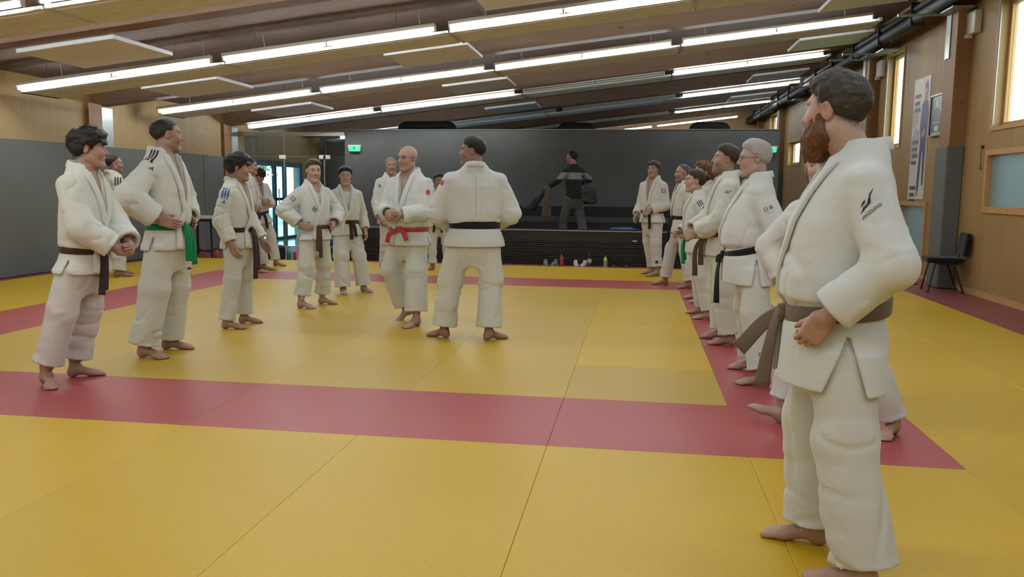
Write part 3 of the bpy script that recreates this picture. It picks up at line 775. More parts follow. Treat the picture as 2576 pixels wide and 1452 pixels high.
def head_cols(q, skin, fa):
    n = len(q); col = np.tile(np.asarray(skin, F), (n, 1))
    x = np.abs(q[:, 0]); y, z = q[:, 1], q[:, 2]
    def mixin(mask, c, k=1.):
        k = (mask * k)[:, None]; return col * (1 - k) + np.asarray(c, F) * k
    soft = lambda d, w: np.clip(.5 - d / w, 0, 1)
    red = np.asarray(skin, F) * np.array([1.08, .78, .74], F)
    col = mixin(soft(np.sqrt((x - .045) ** 2 + (z + .03) ** 2) - .028, .03) * (y > .03), red, .55)
    col = mixin(soft(np.sqrt(x ** 2 + (z + .028) ** 2) - .016, .016) * (y > .085), red, .6)
    col = mixin((x > .069) * 1. * (np.abs(z + .004) < .035), red, .7)
    if fa.get('stubble', 0) > 0:
        hc = np.asarray(fa.get('hcol', (.03, .02, .015)), F)
        m = soft(z + .052 - .25 * np.maximum(0, x - .03), .02) * np.clip((y + .0) / .03, 0, 1) * soft(-(z + .125), .03)
        col = mixin(m, hc, fa['stubble'])
    lipc = np.asarray(skin, F) * np.array([.92, .55, .55], F)
    lp = np.sqrt((x / .023) ** 2 + ((z + .0645) / .0105) ** 2) - 1
    col = mixin(np.clip(.5 - lp * 2, 0, 1) * (y > .075), lipc, .75)
    ml = np.sqrt((x / .021) ** 2 + ((z + .064) / .0022) ** 2) - 1
    col = mixin(np.clip(.5 - ml * 1.2, 0, 1) * (y > .075), lipc * .35, .8)
    bw = np.sqrt(((x - .031) / .021) ** 2 + ((z - .0265 + .12 * np.maximum(0, x - .034)) / .0055) ** 2) - 1
    col = mixin(np.clip(.5 - bw * 1.2, 0, 1) * (y > .05), fa.get('brow', fa.get('hcol', (.03, .02, .015))), .85)
    op = fa.get('eye', .0042)
    ey = np.sqrt(((x - .031) / .0135) ** 2 + ((z - .0035) / op) ** 2) - 1
    col = mixin(np.clip(.5 - ey * 1.5, 0, 1) * (y > .06), np.asarray(skin, F) * 1.02)
    ir = np.sqrt((x - .031) ** 2 + (z - .0035) ** 2) - (.0068 if fa.get('far') else .0058)
    col = mixin(np.clip(.5 - ir / .003, 0, 1) * (ey < .2) * (y > .06), (.035, .022, .015))
    ul = np.sqrt(((x - .031) / .0155) ** 2 + ((z - .0035 - op) / .0032) ** 2) - 1
    col = mixin(np.clip(.5 - ul, 0, 1) * (y > .06), (.05, .03, .025), .85)
    ns = np.sqrt((x - .0075) ** 2 + (z + .0365) ** 2) - .0038
    col = mixin(np.clip(.5 - ns / .003, 0, 1) * (y > .08), np.asarray(skin, F) * .25, .8)
    return col.astype(F)
def hair_line(q, hr):
    a, b = hr.get('plane', (.010, .80)); ax = np.abs(q[:, 0])
    return a + b * q[:, 1] + (.25 + hr.get('recede', 0.)) * np.maximum(0, ax - .03) * (q[:, 1] > .03)
def hair_sdf(q, hr):
    t = hr.get('thick', .010); a, b = hr.get('plane', (.010, .80))
    nz = vnoise(q, (hr.get('nf', 60.),) * 3) * hr.get('na', .003) + vnoise(q + 3.1, (hr.get('nf', 60.) * .4,) * 3) * hr.get('na', .003) * 1.3
    top = hr.get('top', 0.) * np.clip((q[:, 2] - .03) / .07, 0, 1) * np.clip((q[:, 1] + .09) / .1, .35, 1)
    ax = np.abs(q[:, 0])
    line = hair_line(q, hr) + nz * 1.2 + hr.get('lift', .006)
    up = np.clip((q[:, 2] - line) / hr.get('taper', .035), 0, 1)
    d = head_core(q) - (t + top) * np.sqrt(up) - .0012 + nz * (.3 + .7 * up)
    cut = (line - q[:, 2]) / math.sqrt(1 + b * b)
    d = smax(d, cut, .003)
    # ear notch
    m = np.stack([ax, q[:, 1], q[:, 2]], 1)
    d = smax(d, -s_ell(m, (.082, -.004, -.004), (.022, .022, .032)), .006)
    if hr.get('burn', False): # sideburns
        sb = np.maximum(s_box(m, (.0665, .018, .006), (.012, .009, .026), .006), head_core(q) - .004 + nz * .4)
        d = smin(d, sb, .006)
    if 'fringe' in hr:   # hair falling over the brow
        fz = hr['fringe']
        fr = np.maximum(head_core(q) - t - .004 + nz, np.maximum(fz - q[:, 2] + nz * 2.5, -(q[:, 1] - .03)))
        fr = np.maximum(fr, ax - .07); d = smin(d, fr, .008)
    for (c, r) in hr.get('balls', []): d = smin(d, s_ell(q, c, r) + nz * 1.6, .012)
    for (pa, pb, ra, rb) in hr.get('tails', []): d = smin(d, s_cone(q, pa, pb, ra, rb) + nz * 1.4, .012)
    if 'bald' in hr: # bare crown
        c, r = hr['bald']; d = smax(d, -s_ell(q, c, r), .01)
    return d
def beard_sdf(q, br):
    t = br.get('thick', .012); ax = np.abs(q[:, 0])
    nz = vnoise(q, (130., 130., 45.)) * .004 + vnoise(q + 2., (50., 50., 25.)) * .003
    m = np.stack([ax, q[:, 1], q[:, 2]], 1)
    core = smin(head_core(q), s_cone(m, (.047, -.002, -.06), (.014, .066, -.104), .022, .018), .03)
    core = smin(core, s_ell(q, (0, .062, -.098 - br.get('drop', 0) * .5), (.034, .032, .026 + br.get('drop', 0) * .5)), .02)
    d = core - t * np.clip((-.02 - q[:, 2]) / .05, .25, 1) + nz
    line = -.036 + .34 * np.maximum(0, ax - .035) * 4 * .25 + np.clip((.05 - q[:, 1]) * .55, 0, .05)
    d = smax(d, q[:, 2] - line + nz, .006)
    d = smax(d, -(q[:, 1] + .005 - .25 * (q[:, 2] + .05)), .008)
    lips = s_ell(q, (0, .095, -.0655), (.022, .03, .0085)); d = smax(d, -lips, .004)
    return d

def foot_sdf(q):
    """ankle above origin, sole on z=0, toes to +y (q in metres for a 0.25 m foot), mirrored so +x is the big-toe side"""
    d = s_ell(q, (0, -.040, .034), (.031, .036, .036))
    d = smin(d, s_cone(q, (0, -.012, .055), (.006, .085, .026), .034, .026), .03)
    d = smin(d, s_ell(q, (-.002, .112, .020), (.044, .045, .021)), .03)
    d = smin(d, s_ball(q, (.028, -.010, .062), .014), .014); d = smin(d, s_ball(q, (-.026, -.014, .056), .013), .014)
    d = smin(d, s_cone(q, (0, -.022, .06), (0, -.03, .3), .034, .043), .03)
    for x, y, r, L in ((.030, .142, .0125, .032), (.009, .150, .0092, .028), (-.008, .146, .0088, .025), (-.023, .139, .0085, .021), (-.036, .129, .008, .016)):
        d = smin(d, s_cone(q, (x * .95, y - .012, r + .003), (x, y + L * .62, r), r, r * .92), .005)
    return smax(d, -q[:, 2], .006)

POSE = {'relax': (22, 28, 18, 30), 'hip': (14, 24, 14, 38), 'grip': (62, 78, 40, 20), 'fist': (78, 92, 50, 15), 'half': (40, 50, 28, 28), 'flat': (8, 10, 6, 40)}
def hand_prims(kind, left):
    """capsules in the hand frame: wrist at origin, +y fingers, +z back of the hand, thumb to -x (right hand)"""
    c1, c2, c3, th = POSE[kind]; out = []
    for x, y0, L, r in ((-.029, .090, .072, .0088), (-.0095, .094, .080, .0090), (.0105, .090, .073, .0086), (.029, .083, .058, .0078)):
        p = np.array([x, y0, .001]); spread = x * 1.2
        ang = 0
        for seg, cc in zip((.46, .30, .24), (c1, c2, c3)):
            ang += R(cc); dr = np.array([spread * .35, math.cos(ang), -math.sin(ang)]); dr /= np.linalg.norm(dr)
            q = p + dr * L * seg; out.append((p.copy(), q.copy(), r, r * .93)); p = q; r *= .93
    p = np.array([-.026, .026, -.006]); a = R(th)
    d1 = np.array([-math.sin(a) * .85, math.cos(a), -.35]); d1 /= np.linalg.norm(d1)
    d2 = np.array([-math.sin(a) * .35, math.cos(a), -.45 - .4 * math.sin(R(c1))]); d2 /= np.linalg.norm(d2)
    q = p + d1 * .042; out.append((p, q, .0135, .0108)); q2 = q + d2 * .032; out.append((q, q2, .0105, .0085))
    if left: out = [(np.array([-a[0], a[1], a[2]]), np.array([-b[0], b[1], b[2]]), ra, rb) for a, b, ra, rb in out]
    return out

def ik(a, t, l1, l2, pole):
    a = np.asarray(a, float); t = np.asarray(t, float); d = t - a; L = float(np.linalg.norm(d)); mx = (l1 + l2) * .998
    if L > mx: t = a + d / L * mx; d = t - a; L = mx
    x = (l1 * l1 - l2 * l2 + L * L) / (2 * L); h = math.sqrt(max(1e-6, l1 * l1 - x * x)); u = d / L
    p = np.asarray(pole, float); p = p - u * (p @ u); p /= max(1e-6, np.linalg.norm(p))
    return a + u * x + p * h, t

CURRENT = {}
def fold_lines(P, sc, w=.12): return np.exp(-(vnoise(P, sc) / w) ** 2) * np.clip(.7 + 1.3 * vnoise(P + 5.3, (4., 4., 4.)), 0, 1)
def person(S):
    s = S['H'] / 1.717; near = S.get('near', False); far = S.get('far', False)
    pos = np.array([S['pos'][0], S['pos'][1], S.get('z0', 0.)])
    toc = -pos[:2] / np.linalg.norm(pos[:2]); base = math.atan2(toc[1], toc[0])          # direction to the camera
    head_w = base + R(S['phi']); yaw = head_w - PI / 2                                   # local +y -> heading
    root = empty('person', tuple(pos), yaw); tag(root, S['label'], 'person', S.get('group'))
    toL = rotz(-yaw)
    def rel(phi): return R(phi - S['phi'])                                               # extra turn (ccw) in local frame
    gw, gd, belly = S.get('gw', 1.), S.get('gd', 1.), S.get('belly', 0.)
    lean, roll = R(S.get('lean', 0)), R(S.get('roll', 0))
    Rt = rotx(-lean) @ roty(roll)
    zp = S.get('pelvis', .95)
    O = np.array([S.get('px', 0.), S.get('py', 0.), zp * s], F)
    T = lambda P: ((P - O) @ Rt) / s + V3(0, 0, .95)                                     # local -> canonical torso
    def Ti(q): return O + Rt @ ((np.asarray(q, F) - V3(0, 0, .95)) * s)
    skin = S.get('skin', (.42, .25, .17)); fa = S.get('face', {})
    # ---- feet and legs
    legs = []
    for i, ft in enumerate(S['feet']):                # 0 = person's left, 1 = right ; world xy or local
        if 'w' in ft: p = toL @ np.array([ft['w'][0] - pos[0], ft['w'][1] - pos[1], 0], F)
        else: p = np.array([ft['l'][0], ft['l'][1], 0], F)
        a = rel(ft.get('phi', S['phi'])); pit = R(ft.get('pitch', 0)); zl = ft.get('z', 0.)
        Rf = rotz(a) @ rotx(pit)
        fs = s * ft.get('scale', 1.)
        org = np.array([p[0], p[1], zl], F)
        ank = org + Rf @ V3(0, -.02, .085) * fs
        side = -1 if i == 0 else 1
        hip = Ti((side * .088 * gw, 0, .92))
        pole = Rf @ V3(side * .15, 1, 0) if 'kpole' not in ft else np.asarray(ft['kpole'], F)
        knee, ank2 = ik(hip, ank, .421 * s, .418 * s, pole)
        legs.append(dict(org=org, Rf=Rf, fs=fs, hip=np.asarray(hip, F), knee=np.asarray(knee, F), ank=np.asarray(ank, F), side=side, hem=ft.get('hem', .11)))
    # ---- arms
    arms = []
    for i, ar in enumerate(S['arms']):
        side = -1 if i == 0 else 1
        sh = Ti((side * .165 * gw, -.012, 1.352))
        if 'w' in ar: wr = Ti(ar['w']) if not ar.get('abs') else np.asarray(ar['w'], F)
        wr = np.asarray(wr, float)
        pole = Rt @ np.asarray(ar.get('pole', (side * .6, -1, -.2)), F)
        el, wr = ik(sh, wr, .285 * s, .255 * s, pole)
        fdir = unit(Rt @ np.asarray(ar['f'], F)) if 'f' in ar else unit(wr - el)
        n = np.asarray(ar.get('n', (-side, 0, 0)), F); n = Rt @ n; n = unit(n - fdir * float(n @ fdir))
        Z = -n; X = np.cross(fdir, Z); Rh = np.stack([X, fdir, Z], 1).astype(F)
        arms.append(dict(sh=np.asarray(sh, F), el=np.asarray(el, F), wr=np.asarray(wr, F), Rh=Rh, kind=ar.get('hand', 'relax'), left=(i == 0), side=side, cuff=ar.get('cuff', .86), hs=s ** .7))
    # ---- head
    hs = (s ** .45) * S.get('hs', 1.03)
    hp = S.get('head', {}); hyaw = rel(hp.get('phi', S['phi']))
    Rhd = (rotz(hyaw) @ rotx(R(hp.get('pitch', 0))) @ roty(R(hp.get('tilt', 0)))).astype(F)
    neck0 = Ti((0, -.015, 1.43)); piv = Ti((0, -.010 + S.get('neckf', 0.), 1.512)); Hc = np.asarray(piv + Rhd @ (V3(0, .028, .088) * hs), F)
    HT = lambda P: ((P - Hc) @ Rhd) / hs
    HTi = lambda q: Hc + (np.asarray(q, F) * hs) @ Rhd.T
    # ================= body
    BT = [(.80, .138 * gw, .10 * gd, 0, 0), (.93, .138 * gw, .10 * gd, 0, 0), (1.06, .13 * gw, .096 * gd, 0, 0), (1.26, .152 * gw, .108 * gd, 0, .004), (1.37, .155 * gw, .095 * gd, 0, -.008), (1.43, .12 * gw, .075, 0, -.015), (1.48, .062, .06, 0, -.018)]
    def f_torso(P): return s_loft(T(P), BT, 2.2) * s
    def f_neck(P): return s_cone(P, neck0, piv + (Hc - piv) * .25, .062 * s * (.5 + .5 * gw), .053 * hs * S.get('neckw', 1.))
    def f_head(P): return smin(smin(head_sdf(HT(P), fa) * hs, f_neck(P), .022), f_torso(P), .03)
    def f_limbs(P):
        d = smin(f_torso(P), f_neck(P), .03)
        for a in arms:
            d = smin(d, s_cone(P, a['sh'], a['el'], .052 * s, .043 * s), .03); d = smin(d, s_cone(P, a['el'], a['wr'], .042 * s, .028 * s), .02)
        for l in legs:
            d = smin(d, s_cone(P, l['hip'], l['knee'], .064 * s, .052 * s), .03); d = smin(d, s_cone(P, l['knee'], l['ank'], .056 * s, .038 * s), .02)
        return d
    rh = .0029 if near else (.0058 if far else .0042)
    pieces = []; cols = []
    bx = .19 * hs
    v, q = extract(f_head, (Hc[0] - bx, Hc[1] - bx, Hc[2] - .185 * hs), (Hc[0] + bx, Hc[1] + bx, Hc[2] + .15 * hs), rh)
    pieces.append((v, q))
    hq = HT(v); c = head_cols(hq, skin, fa)
    if 'hair' in S:
        hr = S['hair']; ln = hair_line(hq, hr); k = np.clip((hq[:, 2] - ln + vnoise(hq, (150.,) * 3) * .006) / .024 + .5, 0, 1)
        ear = np.clip((.071 - np.abs(hq[:, 0])) / .004, 0, 1) if True else 1
        k = k * np.where(np.abs(hq[:, 2] + .004) < .034, np.where((hq[:, 1] > -.034) & (hq[:, 1] < .016), ear, 1), 1)
        k = (k * hr.get('paint', .92))[:, None]; c = (c * (1 - k) + np.asarray(hr['col'], F) * 1.0 * k).astype(F)
    if S.get('tee') is not None:
        m = np.clip((.0 - (T(v)[:, 2] - S.get('teez', 1.40))) / .01, 0, 1)[:, None]; c = c * (1 - m) + np.asarray(S['tee'], F) * m
    cols.append(c)
    for a in arms:
        pr = hand_prims(a['kind'], a['left']); W, Rm, k = a['wr'], a['Rh'], a['hs']
        el = a['el']
        def f_hand(P):
            qv = ((P - W) @ Rm) / k
            sx = -1 if a['left'] else 1
            d = s_box(qv, (0, .048, 0), (.041, .048, .0145), .013)
            d = smin(d, s_cone(qv, (-.02 * sx, .02, -.005), (-.022 * sx, .06, -.008), .015, .013), .014)
            d = smin(d, s_cone(qv, (.024 * sx, .02, -.004), (.026 * sx, .07, -.004), .012, .011), .012)
            for (pa, pb, ra, rb) in pr: d = smin(d, s_cone(qv, pa, pb, ra, rb), .0035)
            d = d * k
            return smin(d, s_cone(P, el, W, .042 * s, .027 * s), .022)
        ctr = W + Rm @ V3(0, .075, 0) * k; ext = .125 * k
        rhh = .0027 if near else (.0054 if far else .0041)
        v, q = extract(f_hand, ctr - ext, ctr + ext, rhh)
        pieces.append((v, q)); col = np.tile(np.asarray(skin, F) * np.array([1.0, .93, .92], F), (len(v), 1)); cols.append(col)
        a['f'] = f_hand
    for l in legs:
        def f_foot(P):
            qv = ((P - l['org']) @ l['Rf']) / l['fs']; qv = qv * np.array([-l['side'], 1, 1], F)
            return foot_sdf(qv) * l['fs']
        ctr = l['org'] + l['Rf'] @ V3(0, .05, .09) * l['fs']
        e = np.array([.2, .2, .125], F) * l['fs']
        if S['shod'] if 'shod' in S else False: continue
        v, q = extract(f_foot, ctr - e, ctr + e, .0040 if near else (.0068 if far else .0054))
        pieces.append((v, q)); cols.append(np.tile(np.asarray(skin, F) * np.array([.98, .92, .9], F), (len(v), 1)))
    allp = np.array([O + V3(0, 0, .6 * s), *[a[k] for a in arms for k in ('sh', 'el', 'wr')], *[l[k] for l in legs for k in ('hip', 'knee', 'ank')]])
    lo, hi = allp.min(0) - .22 * s, allp.max(0) + .22 * s
    lo[2] = .10 * s; hi[2] = float(piv[2])
    v, q = extract(f_limbs, lo, hi, .016); pieces.append((v, q)); cc = np.tile(np.asarray(skin, F), (len(v), 1))
    if S.get('tee') is not None:
        m = np.clip((S.get('teez', 1.40) - T(v)[:, 2]) / .01, 0, 1)[:, None]; cc = cc * (1 - m) + np.asarray(S['tee'], F) * m
    cols.append(cc)
    v, q = join(pieces); np_obj('body', v, q, M_SKIN, root, np.concatenate(cols))
    # ================= hair
    if 'hair' in S:
        hr = S['hair']; bl, bh = hr.get('box', ((-.12, -.14, -.13), (.12, .13, .15)))
        v, q = extract(lambda P: hair_sdf(P, hr), bl, bh, (.0034 if near else (.0062 if far else .0048)))
        np_obj('hair', HTi(v), q, hair_mat(hr['col']), root)
    if 'beard' in S:
        br = S['beard']
        v, q = extract(lambda P: beard_sdf(P, br), (-.09, -.03, -.17), (.09, .13, 0), .003 if near else .0042)
        if len(v): np_obj('beard', HTi(v), q, hair_mat(br['col']), root)
    if S.get('glasses'):
        g = []
        for sx in (-1, 1):
            cx = .032 * sx; sg = lambda v_: math.copysign(abs(v_) ** .6, v_); loop = [(cx + .0265 * sg(math.cos(t)), .097 - .006 * abs(math.cos(t)), .001 + .0135 * sg(math.sin(t))) for t in np.linspace(0, 2 * PI, 21)]
            g.append(loop); g.append([(sx * .057, .092, .006), (sx * .075, .05, .008), (sx * .082, .0, .010), (sx * .080, -.018, .0)])
        g.append([(-.008, .099, .002), (0, .101, .005), (.008, .099, .002)])
        mb = MB()
        for lp in g: mb.tube([tuple(p) for p in HTi(np.array(lp))], .0014, 6)
        go = mb.build('glasses', S['glasses'], root, smooth=True)
        ln = MB()
        for sx in (-1, 1):
            cx = .032 * sx; ring = HTi(np.array([(cx + .025 * math.cos(t), .0965 - .006 * abs(math.cos(t)), .001 + .0125 * math.sin(t)) for t in np.linspace(0, 2 * PI, 13)[:-1]]))
            ln.add([tuple(p) for p in ring], [tuple(range(12))])
        ln.build('lens', M_GLASS, go)
    # ================= trousers
    zb = S.get('zb', .95); bl = S.get('blouse', 1.)
    dz = S.get('jl', .765)
    jw = S.get('jw', 1.) * gw; jd = S.get('jd', 1.) * gd
    hb = belly * .5
    def row(z, w, d, k, c=0.): return (z, w, d + hb * k, 0, c + hb * k)
    JT = [row(zb - .05, .164 * jw, .124 * jd, 1), row(zb, .163 * jw, .124 * jd, 1), row(zb + .035, (.163 + .02 * bl) * jw, (.124 + .017 * bl) * jd, 1.3, .004), row(zb + .12, (.163 + .028 * bl) * jw, (.124 + .020 * bl) * jd, 1.3, .006),
          row(1.22, .190 * jw, .138 * jd, .6, .006), row(1.31, .186 * jw, .127 * jd, .1, -.002), (1.375, .172 * jw, .113 * (.5 + .5 * jd), 0, -.010), (1.42, .147 * jw, .099, 0, -.016), (1.462, .112 * (.4 + .6 * jw), .092, 0, -.02), (1.508, .084, .084, 0, -.022)]
    JT = [tuple(r_) if len(r_) == 5 else r_ for r_ in JT]
    SK = [row(dz, .200 * jw, .156 * jd, .5), row(dz + .06, .197 * jw, .152 * jd, .6), row(zb - .07, .184 * jw, .142 * jd, .85), row(zb - .015, .166 * jw, .127 * jd, 1), row(zb + .02, .153 * jw, .115 * jd, 1)]
    sd = np.array([1, .6, .3], F) * (S.get('seed', 1) * 3.7)
    wt = S.get('tw', 1.)
    TRL = [(.62, .07 * gw, .075 * gd, 0, 0), (.70, .115 * gw, .10 * gd, 0, 0), (.78, .155 * gw, .122 * gd, 0, 0), (.90, .163 * gw, .125 * gd, 0, -.005), (1.0, .148 * gw, .115 * gd, 0, 0), (1.05, .142 * gw, .11 * gd, 0, 0)]
    hems = []; rj = .0080 if near else (.0148 if far else .0106)
    for l in legs:
        sh_ = unit(l['ank'] - l['knee']); L = float(np.linalg.norm(l['ank'] - l['knee']))
        hems.append(l['knee'] + sh_ * (L - (l['hem'] - .085) * s))
    def thighs(P):
        d = None
        for l in legs:
            a = s_cone(P, l['hip'], l['knee'], .090 * s * (.6 + .4 * gw), .086 * s * wt); d = a if d is None else np.minimum(d, a)
        return d
    def f_tr(P):
        c1 = fold_lines(P + sd, (7., 7., 3.)); c2 = fold_lines(P - sd, (5., 5., 13.), .17); n1 = vnoise(P + sd, (6., 6., 5.)) * .006
        d = (s_loft(T(P), TRL, 2.3) + c1 * .006) * s; d = d
        for l, hm in zip(legs, hems):
            ax = unit(hm - l['knee'])
            a = smin(s_cone(P, l['hip'], l['knee'], .090 * s * (.6 + .4 * gw), .086 * s * wt), s_cone(P, l['knee'], hm + ax * .1, .084 * s * wt, .088 * s * wt), .03)
            t = (P - l['knee']) @ ax; Lk = float((hm - l['knee']) @ ax)
            if S.get('wrk', 1.):
                low = np.clip((t + .12) / .2, 0, 1)
                dsp = (c2 * .012 * low + c1 * .010 + n1) * S.get('wrk', 1.) * s; a = a + dsp
                a = a - .006 * np.clip((t - Lk + .03) / .03, 0, 1)
            a = np.maximum(a, t - Lk)
            inner = np.maximum(s_cone(P, l['knee'], hm + ax * .1, .084 * s * wt - 2.4 * rj, .088 * s * wt - 2.4 * rj) + dsp + .006, -(t - Lk + .09 * s))
            a = smax(a, -inner, .004)
            d = smin(d, a, .06)
        Q = T(P); ins = smin(s_loft(Q, SKI, 2.3) * s, thighs(P) - .004 * s + np.clip((Q[:, 2] - (zb - .13)) / .09, 0, 1) * .07 * s, .02)
        return np.where(Q[:, 2] > dz - .015, np.maximum(d, ins), d)
    SKI = [(r_[0] - (.03 if i == 0 else 0) + (.08 if i == 4 else 0), r_[1] - 2.6 * rj, r_[2] - 2.6 * rj, r_[3], r_[4]) for i, r_ in enumerate(SK)]
    lo = np.min([*[l['hip'] for l in legs], *[l['knee'] for l in legs], *hems], 0) - .19 * s * max(1, wt, gw); hi = np.max([*[l['hip'] for l in legs], *[l['knee'] for l in legs], *hems], 0) + .19 * s * max(1, wt, gw)
    hi[2] = O[2] + .06 * s; lo[2] = min(h[2] for h in hems) - .05
    rj = .0080 if near else (.0148 if far else .0106)
    v, q = extract(f_tr, lo, hi, rj, band=2.)
    tint = S.get('tint', 'warm')
    trs = np_obj('trousers', v, q, S.get('trmat') or gi_mat(S.get('ttint', tint), 'trousers'), root)
    CUR = dict(S=S, s=s, root=root, T=T, Ti=Ti, HTi=HTi, arms=arms, legs=legs, hems=hems, f_tr=f_tr, trousers=trs, Rt=Rt, O=O)
    # ================= jacket
    fl = S.get('flare', 0.)
    zV = S.get('zV', 1.20); xo = S.get('vx', 0.)
    def f_outer(Q):       # canonical torso space, no sleeves
        d = s_loft(Q, JT, 2.35)
        return np.minimum(d, s_loft(Q, SK, 2.3))
    def f_jk(P):
        Q = T(P)
        d = s_loft(Q, JT, 2.35)
        cr2 = fold_lines(Q + sd * .7, (7., 7., 4.5)); cr3 = fold_lines(P - sd * .3, (9., 9., 12.), .17)
        d = d + vnoise(Q + sd, (5., 5., 4.)) * .006 + cr2 * .009 + cr3 * .005 + vnoise(Q - sd, (4., 4., 26.)) * .005 * np.clip((zb + .13 - Q[:, 2]) / .1, 0, 1)
        wvn = vnoise(P + sd, (7., 7., 9.)) * .006 + cr3 * .012 + cr2 * .006; ncr = vnoise(P + sd, (12., 12., 34.)) * .009
        d = d * s
        for a in arms:
            ax = unit(a['wr'] - a['el']); L = float(np.linalg.norm(a['wr'] - a['el'])); end = a['el'] + ax * L * a['cuff']
            sw = S.get('sw', 1.)
            up = s_cone(P, a['sh'], a['el'], .074 * s * (.7 + .3 * gw), .080 * s * sw); fo = s_cone(P, a['el'], end + ax * .05, .080 * s * sw, .076 * s * sw)
            arm = smin(up, fo, .02)
            wv = wvn
            crease = np.exp(-((np.sqrt(((P - a['el']) ** 2).sum(1)) / (.1 * s)) ** 2)) * ncr
            dsp = (wv + crease) * s; arm = arm + dsp
            t = (P - a['el']) @ ax
            arm = np.maximum(arm, t - L * a['cuff'])
            inn = s_cone(P, a['el'], end + ax * .06, .080 * s * sw - 2.7 * rj, .076 * s * sw - 2.7 * rj) + dsp; inn = np.maximum(inn, -(t - L * a['cuff'] + .07 * s))
            arm = smax(arm, -inn, .004)
            prox = np.clip(1 - np.sqrt(((P - a['sh']) ** 2).sum(1)) / (.24 * s), 0, 1)
            k = .012 + .05 * prox
            h = np.maximum(k - np.abs(d - arm), 0) / k; d = np.minimum(d, arm) - h * h * k * .25
        # neck opening
        x, y, z = Q[:, 0] - xo * np.clip((1.47 - Q[:, 2]) / .25, 0, 1), Q[:, 1], Q[:, 2]
        wv = .058 * np.clip((z - zV) / (1.46 - zV), -.2, 1.3)
        cut = np.maximum(np.abs(x) - wv, -y)
        nk = np.sqrt((Q[:, 0] / .062) ** 2 + ((Q[:, 1] + .014) / .062) ** 2) - 1
        cut = np.minimum(cut, np.maximum(nk * .06, -(z - 1.45)))
        d = smax(d, -cut * s, .006)
        # skirt
        fv = vnoise(Q + sd, (6., 6., 3.)) * .010 * np.clip((zb - .02 - z) / .15, 0, 1)
        so = s_loft(Q, SK, 2.3) + fv
        si = s_loft(Q, [(r[0] - .02 if i == 0 else r[0], r[1] - 2.1 * rj, r[2] - 2.1 * rj, r[3], r[4]) for i, r in enumerate(SK)], 2.3) + fv
        lg = thighs(P) / s + fv * .5 + np.clip((z - (zb - .13)) / .09, 0, 1) * .07
        so = smin(so, lg - .012 - 1.0 * rj, .03); si = smin(si, lg - .012 + 1.1 * rj, .03)
        sk = np.maximum(np.maximum(so, -si), np.maximum(dz - z, z - zb - .02))
        sl = np.abs(Q[:, 1] - .0) - (.003 + np.clip(zb - .07 - z, 0, 1) * S.get('slit', .16)); sl = np.maximum(sl, .07 - np.abs(Q[:, 0])); sl = np.maximum(sl, z - (zb - .07))
        sk = smax(sk, -sl, .004)
        return np.minimum(d, sk * s)
    pts = np.array([*[l['hip'] + (l['knee'] - l['hip']) * .5 for l in legs], *[a[k] for a in arms for k in ('sh', 'el', 'wr')], Ti((.21 * jw, .2 * jd, dz)), Ti((-.21 * jw, -.18 * jd, dz)), Ti((0, 0, 1.53))])
    mg = .125 * s * max(1., S.get('sw', 1.)); lo, hi = pts.min(0) - np.array([mg, mg, .05], F), pts.max(0) + np.array([mg, mg, .02], F)
    if S.get('top') == 'jacket' or 'top' not in S:
        v, q = extract(f_jk, lo, hi, rj * .92, band=2.)
        jk = np_obj('jacket', v, q, gi_mat(tint, 'jacket'), root)
        CUR.update(f_jk=f_jk, f_outer=f_outer, jacket=jk)
        # lapels
        gm = gi_mat(tint, 'jacket')
        for sx, low in ((1, False), (-1, True)):
            p3 = [(-.016 * sx, -.108, 1.497), (.045 * sx, -.098, 1.496), (.078 * sx, -.052, 1.487), (.088 * sx, -.004, 1.474), (.078 * sx, .040, 1.452)]
            zs = [1.40, 1.33, 1.26, zV] ; xs = [(.066 * (z - zV) / (1.46 - zV) + .022) * sx + xo * min(1, (1.47 - z) / .25) for z in zs]
            if low:
                zs += [zV - (zV - zb) * .5, zb + .03, zb - .04, (zb + dz) / 2 - .01, dz + .012]; e = -sx
                xs += [xo + .030 * e, xo + .058 * e, .07 * e, .085 * e, .095 * e]
            else: zs += [zV - .05]; xs += [xo + .012]
            st = np.array([(x, .42, z) for x, z in zip(xs, zs)], F)
            pr = march(f_outer, st, np.tile(V3(0, -1, 0), (len(st), 1)), 60)
            path = np.concatenate([np.array(p3, F), pr]); path = smooth_path(path, 46)
            # settle on the surface beyond the collar
            nr = grad(f_outer, path); 
            front = path[:, 2] < 1.44
            if front.any():
                pf = path[front]; dd = f_outer(pf); pf = pf - nr[front] * (dd - .003)[:, None]; path[front] = pf
            cn = np.stack([path[:, 0] * 9, (path[:, 1] + .02) * 9, np.full(len(path), .25)], 1); wgt = np.clip((path[:, 2] - 1.37) / .11, 0, 1)[:, None]; wgt = wgt * wgt * (3 - 2 * wgt)
            nr = nr * (1 - wgt) + cn * wgt; nr /= np.linalg.norm(nr, axis=1)[:, None]
            v, q = ribbon(path - nr * .004, nr, .047, .015 if low else .013)
            vl = np.array([Ti(p) for p in v]); np_obj('lapel', vl, q, gm, root)
        # belt
        if S.get('belt'):
            bt, by = S.get('btilt', 0.), S.get('bwid', .048)
            th = np.linspace(0, 2 * PI, 72, endpoint=False)
            D = np.stack([np.sin(th), np.cos(th), np.zeros_like(th)], 1).astype(F)
            st = D * .45 + np.stack([np.zeros(72), np.full(72, belly * .5), zb - bt * np.cos(th)], 1).astype(F)
            pr = march(lambda P: s_loft(P, JT, 2.35), st, -D, 60)
            v, q = ribbon(pr + D * .001, D, by, .011, True)
            mt = belt_mat(S['belt']); bo = np_obj('belt', np.array([Ti(p) for p in v]), q, mt, root)
            ka = R(S.get('kang', 0)); kd = V3(math.sin(ka), math.cos(ka), 0)
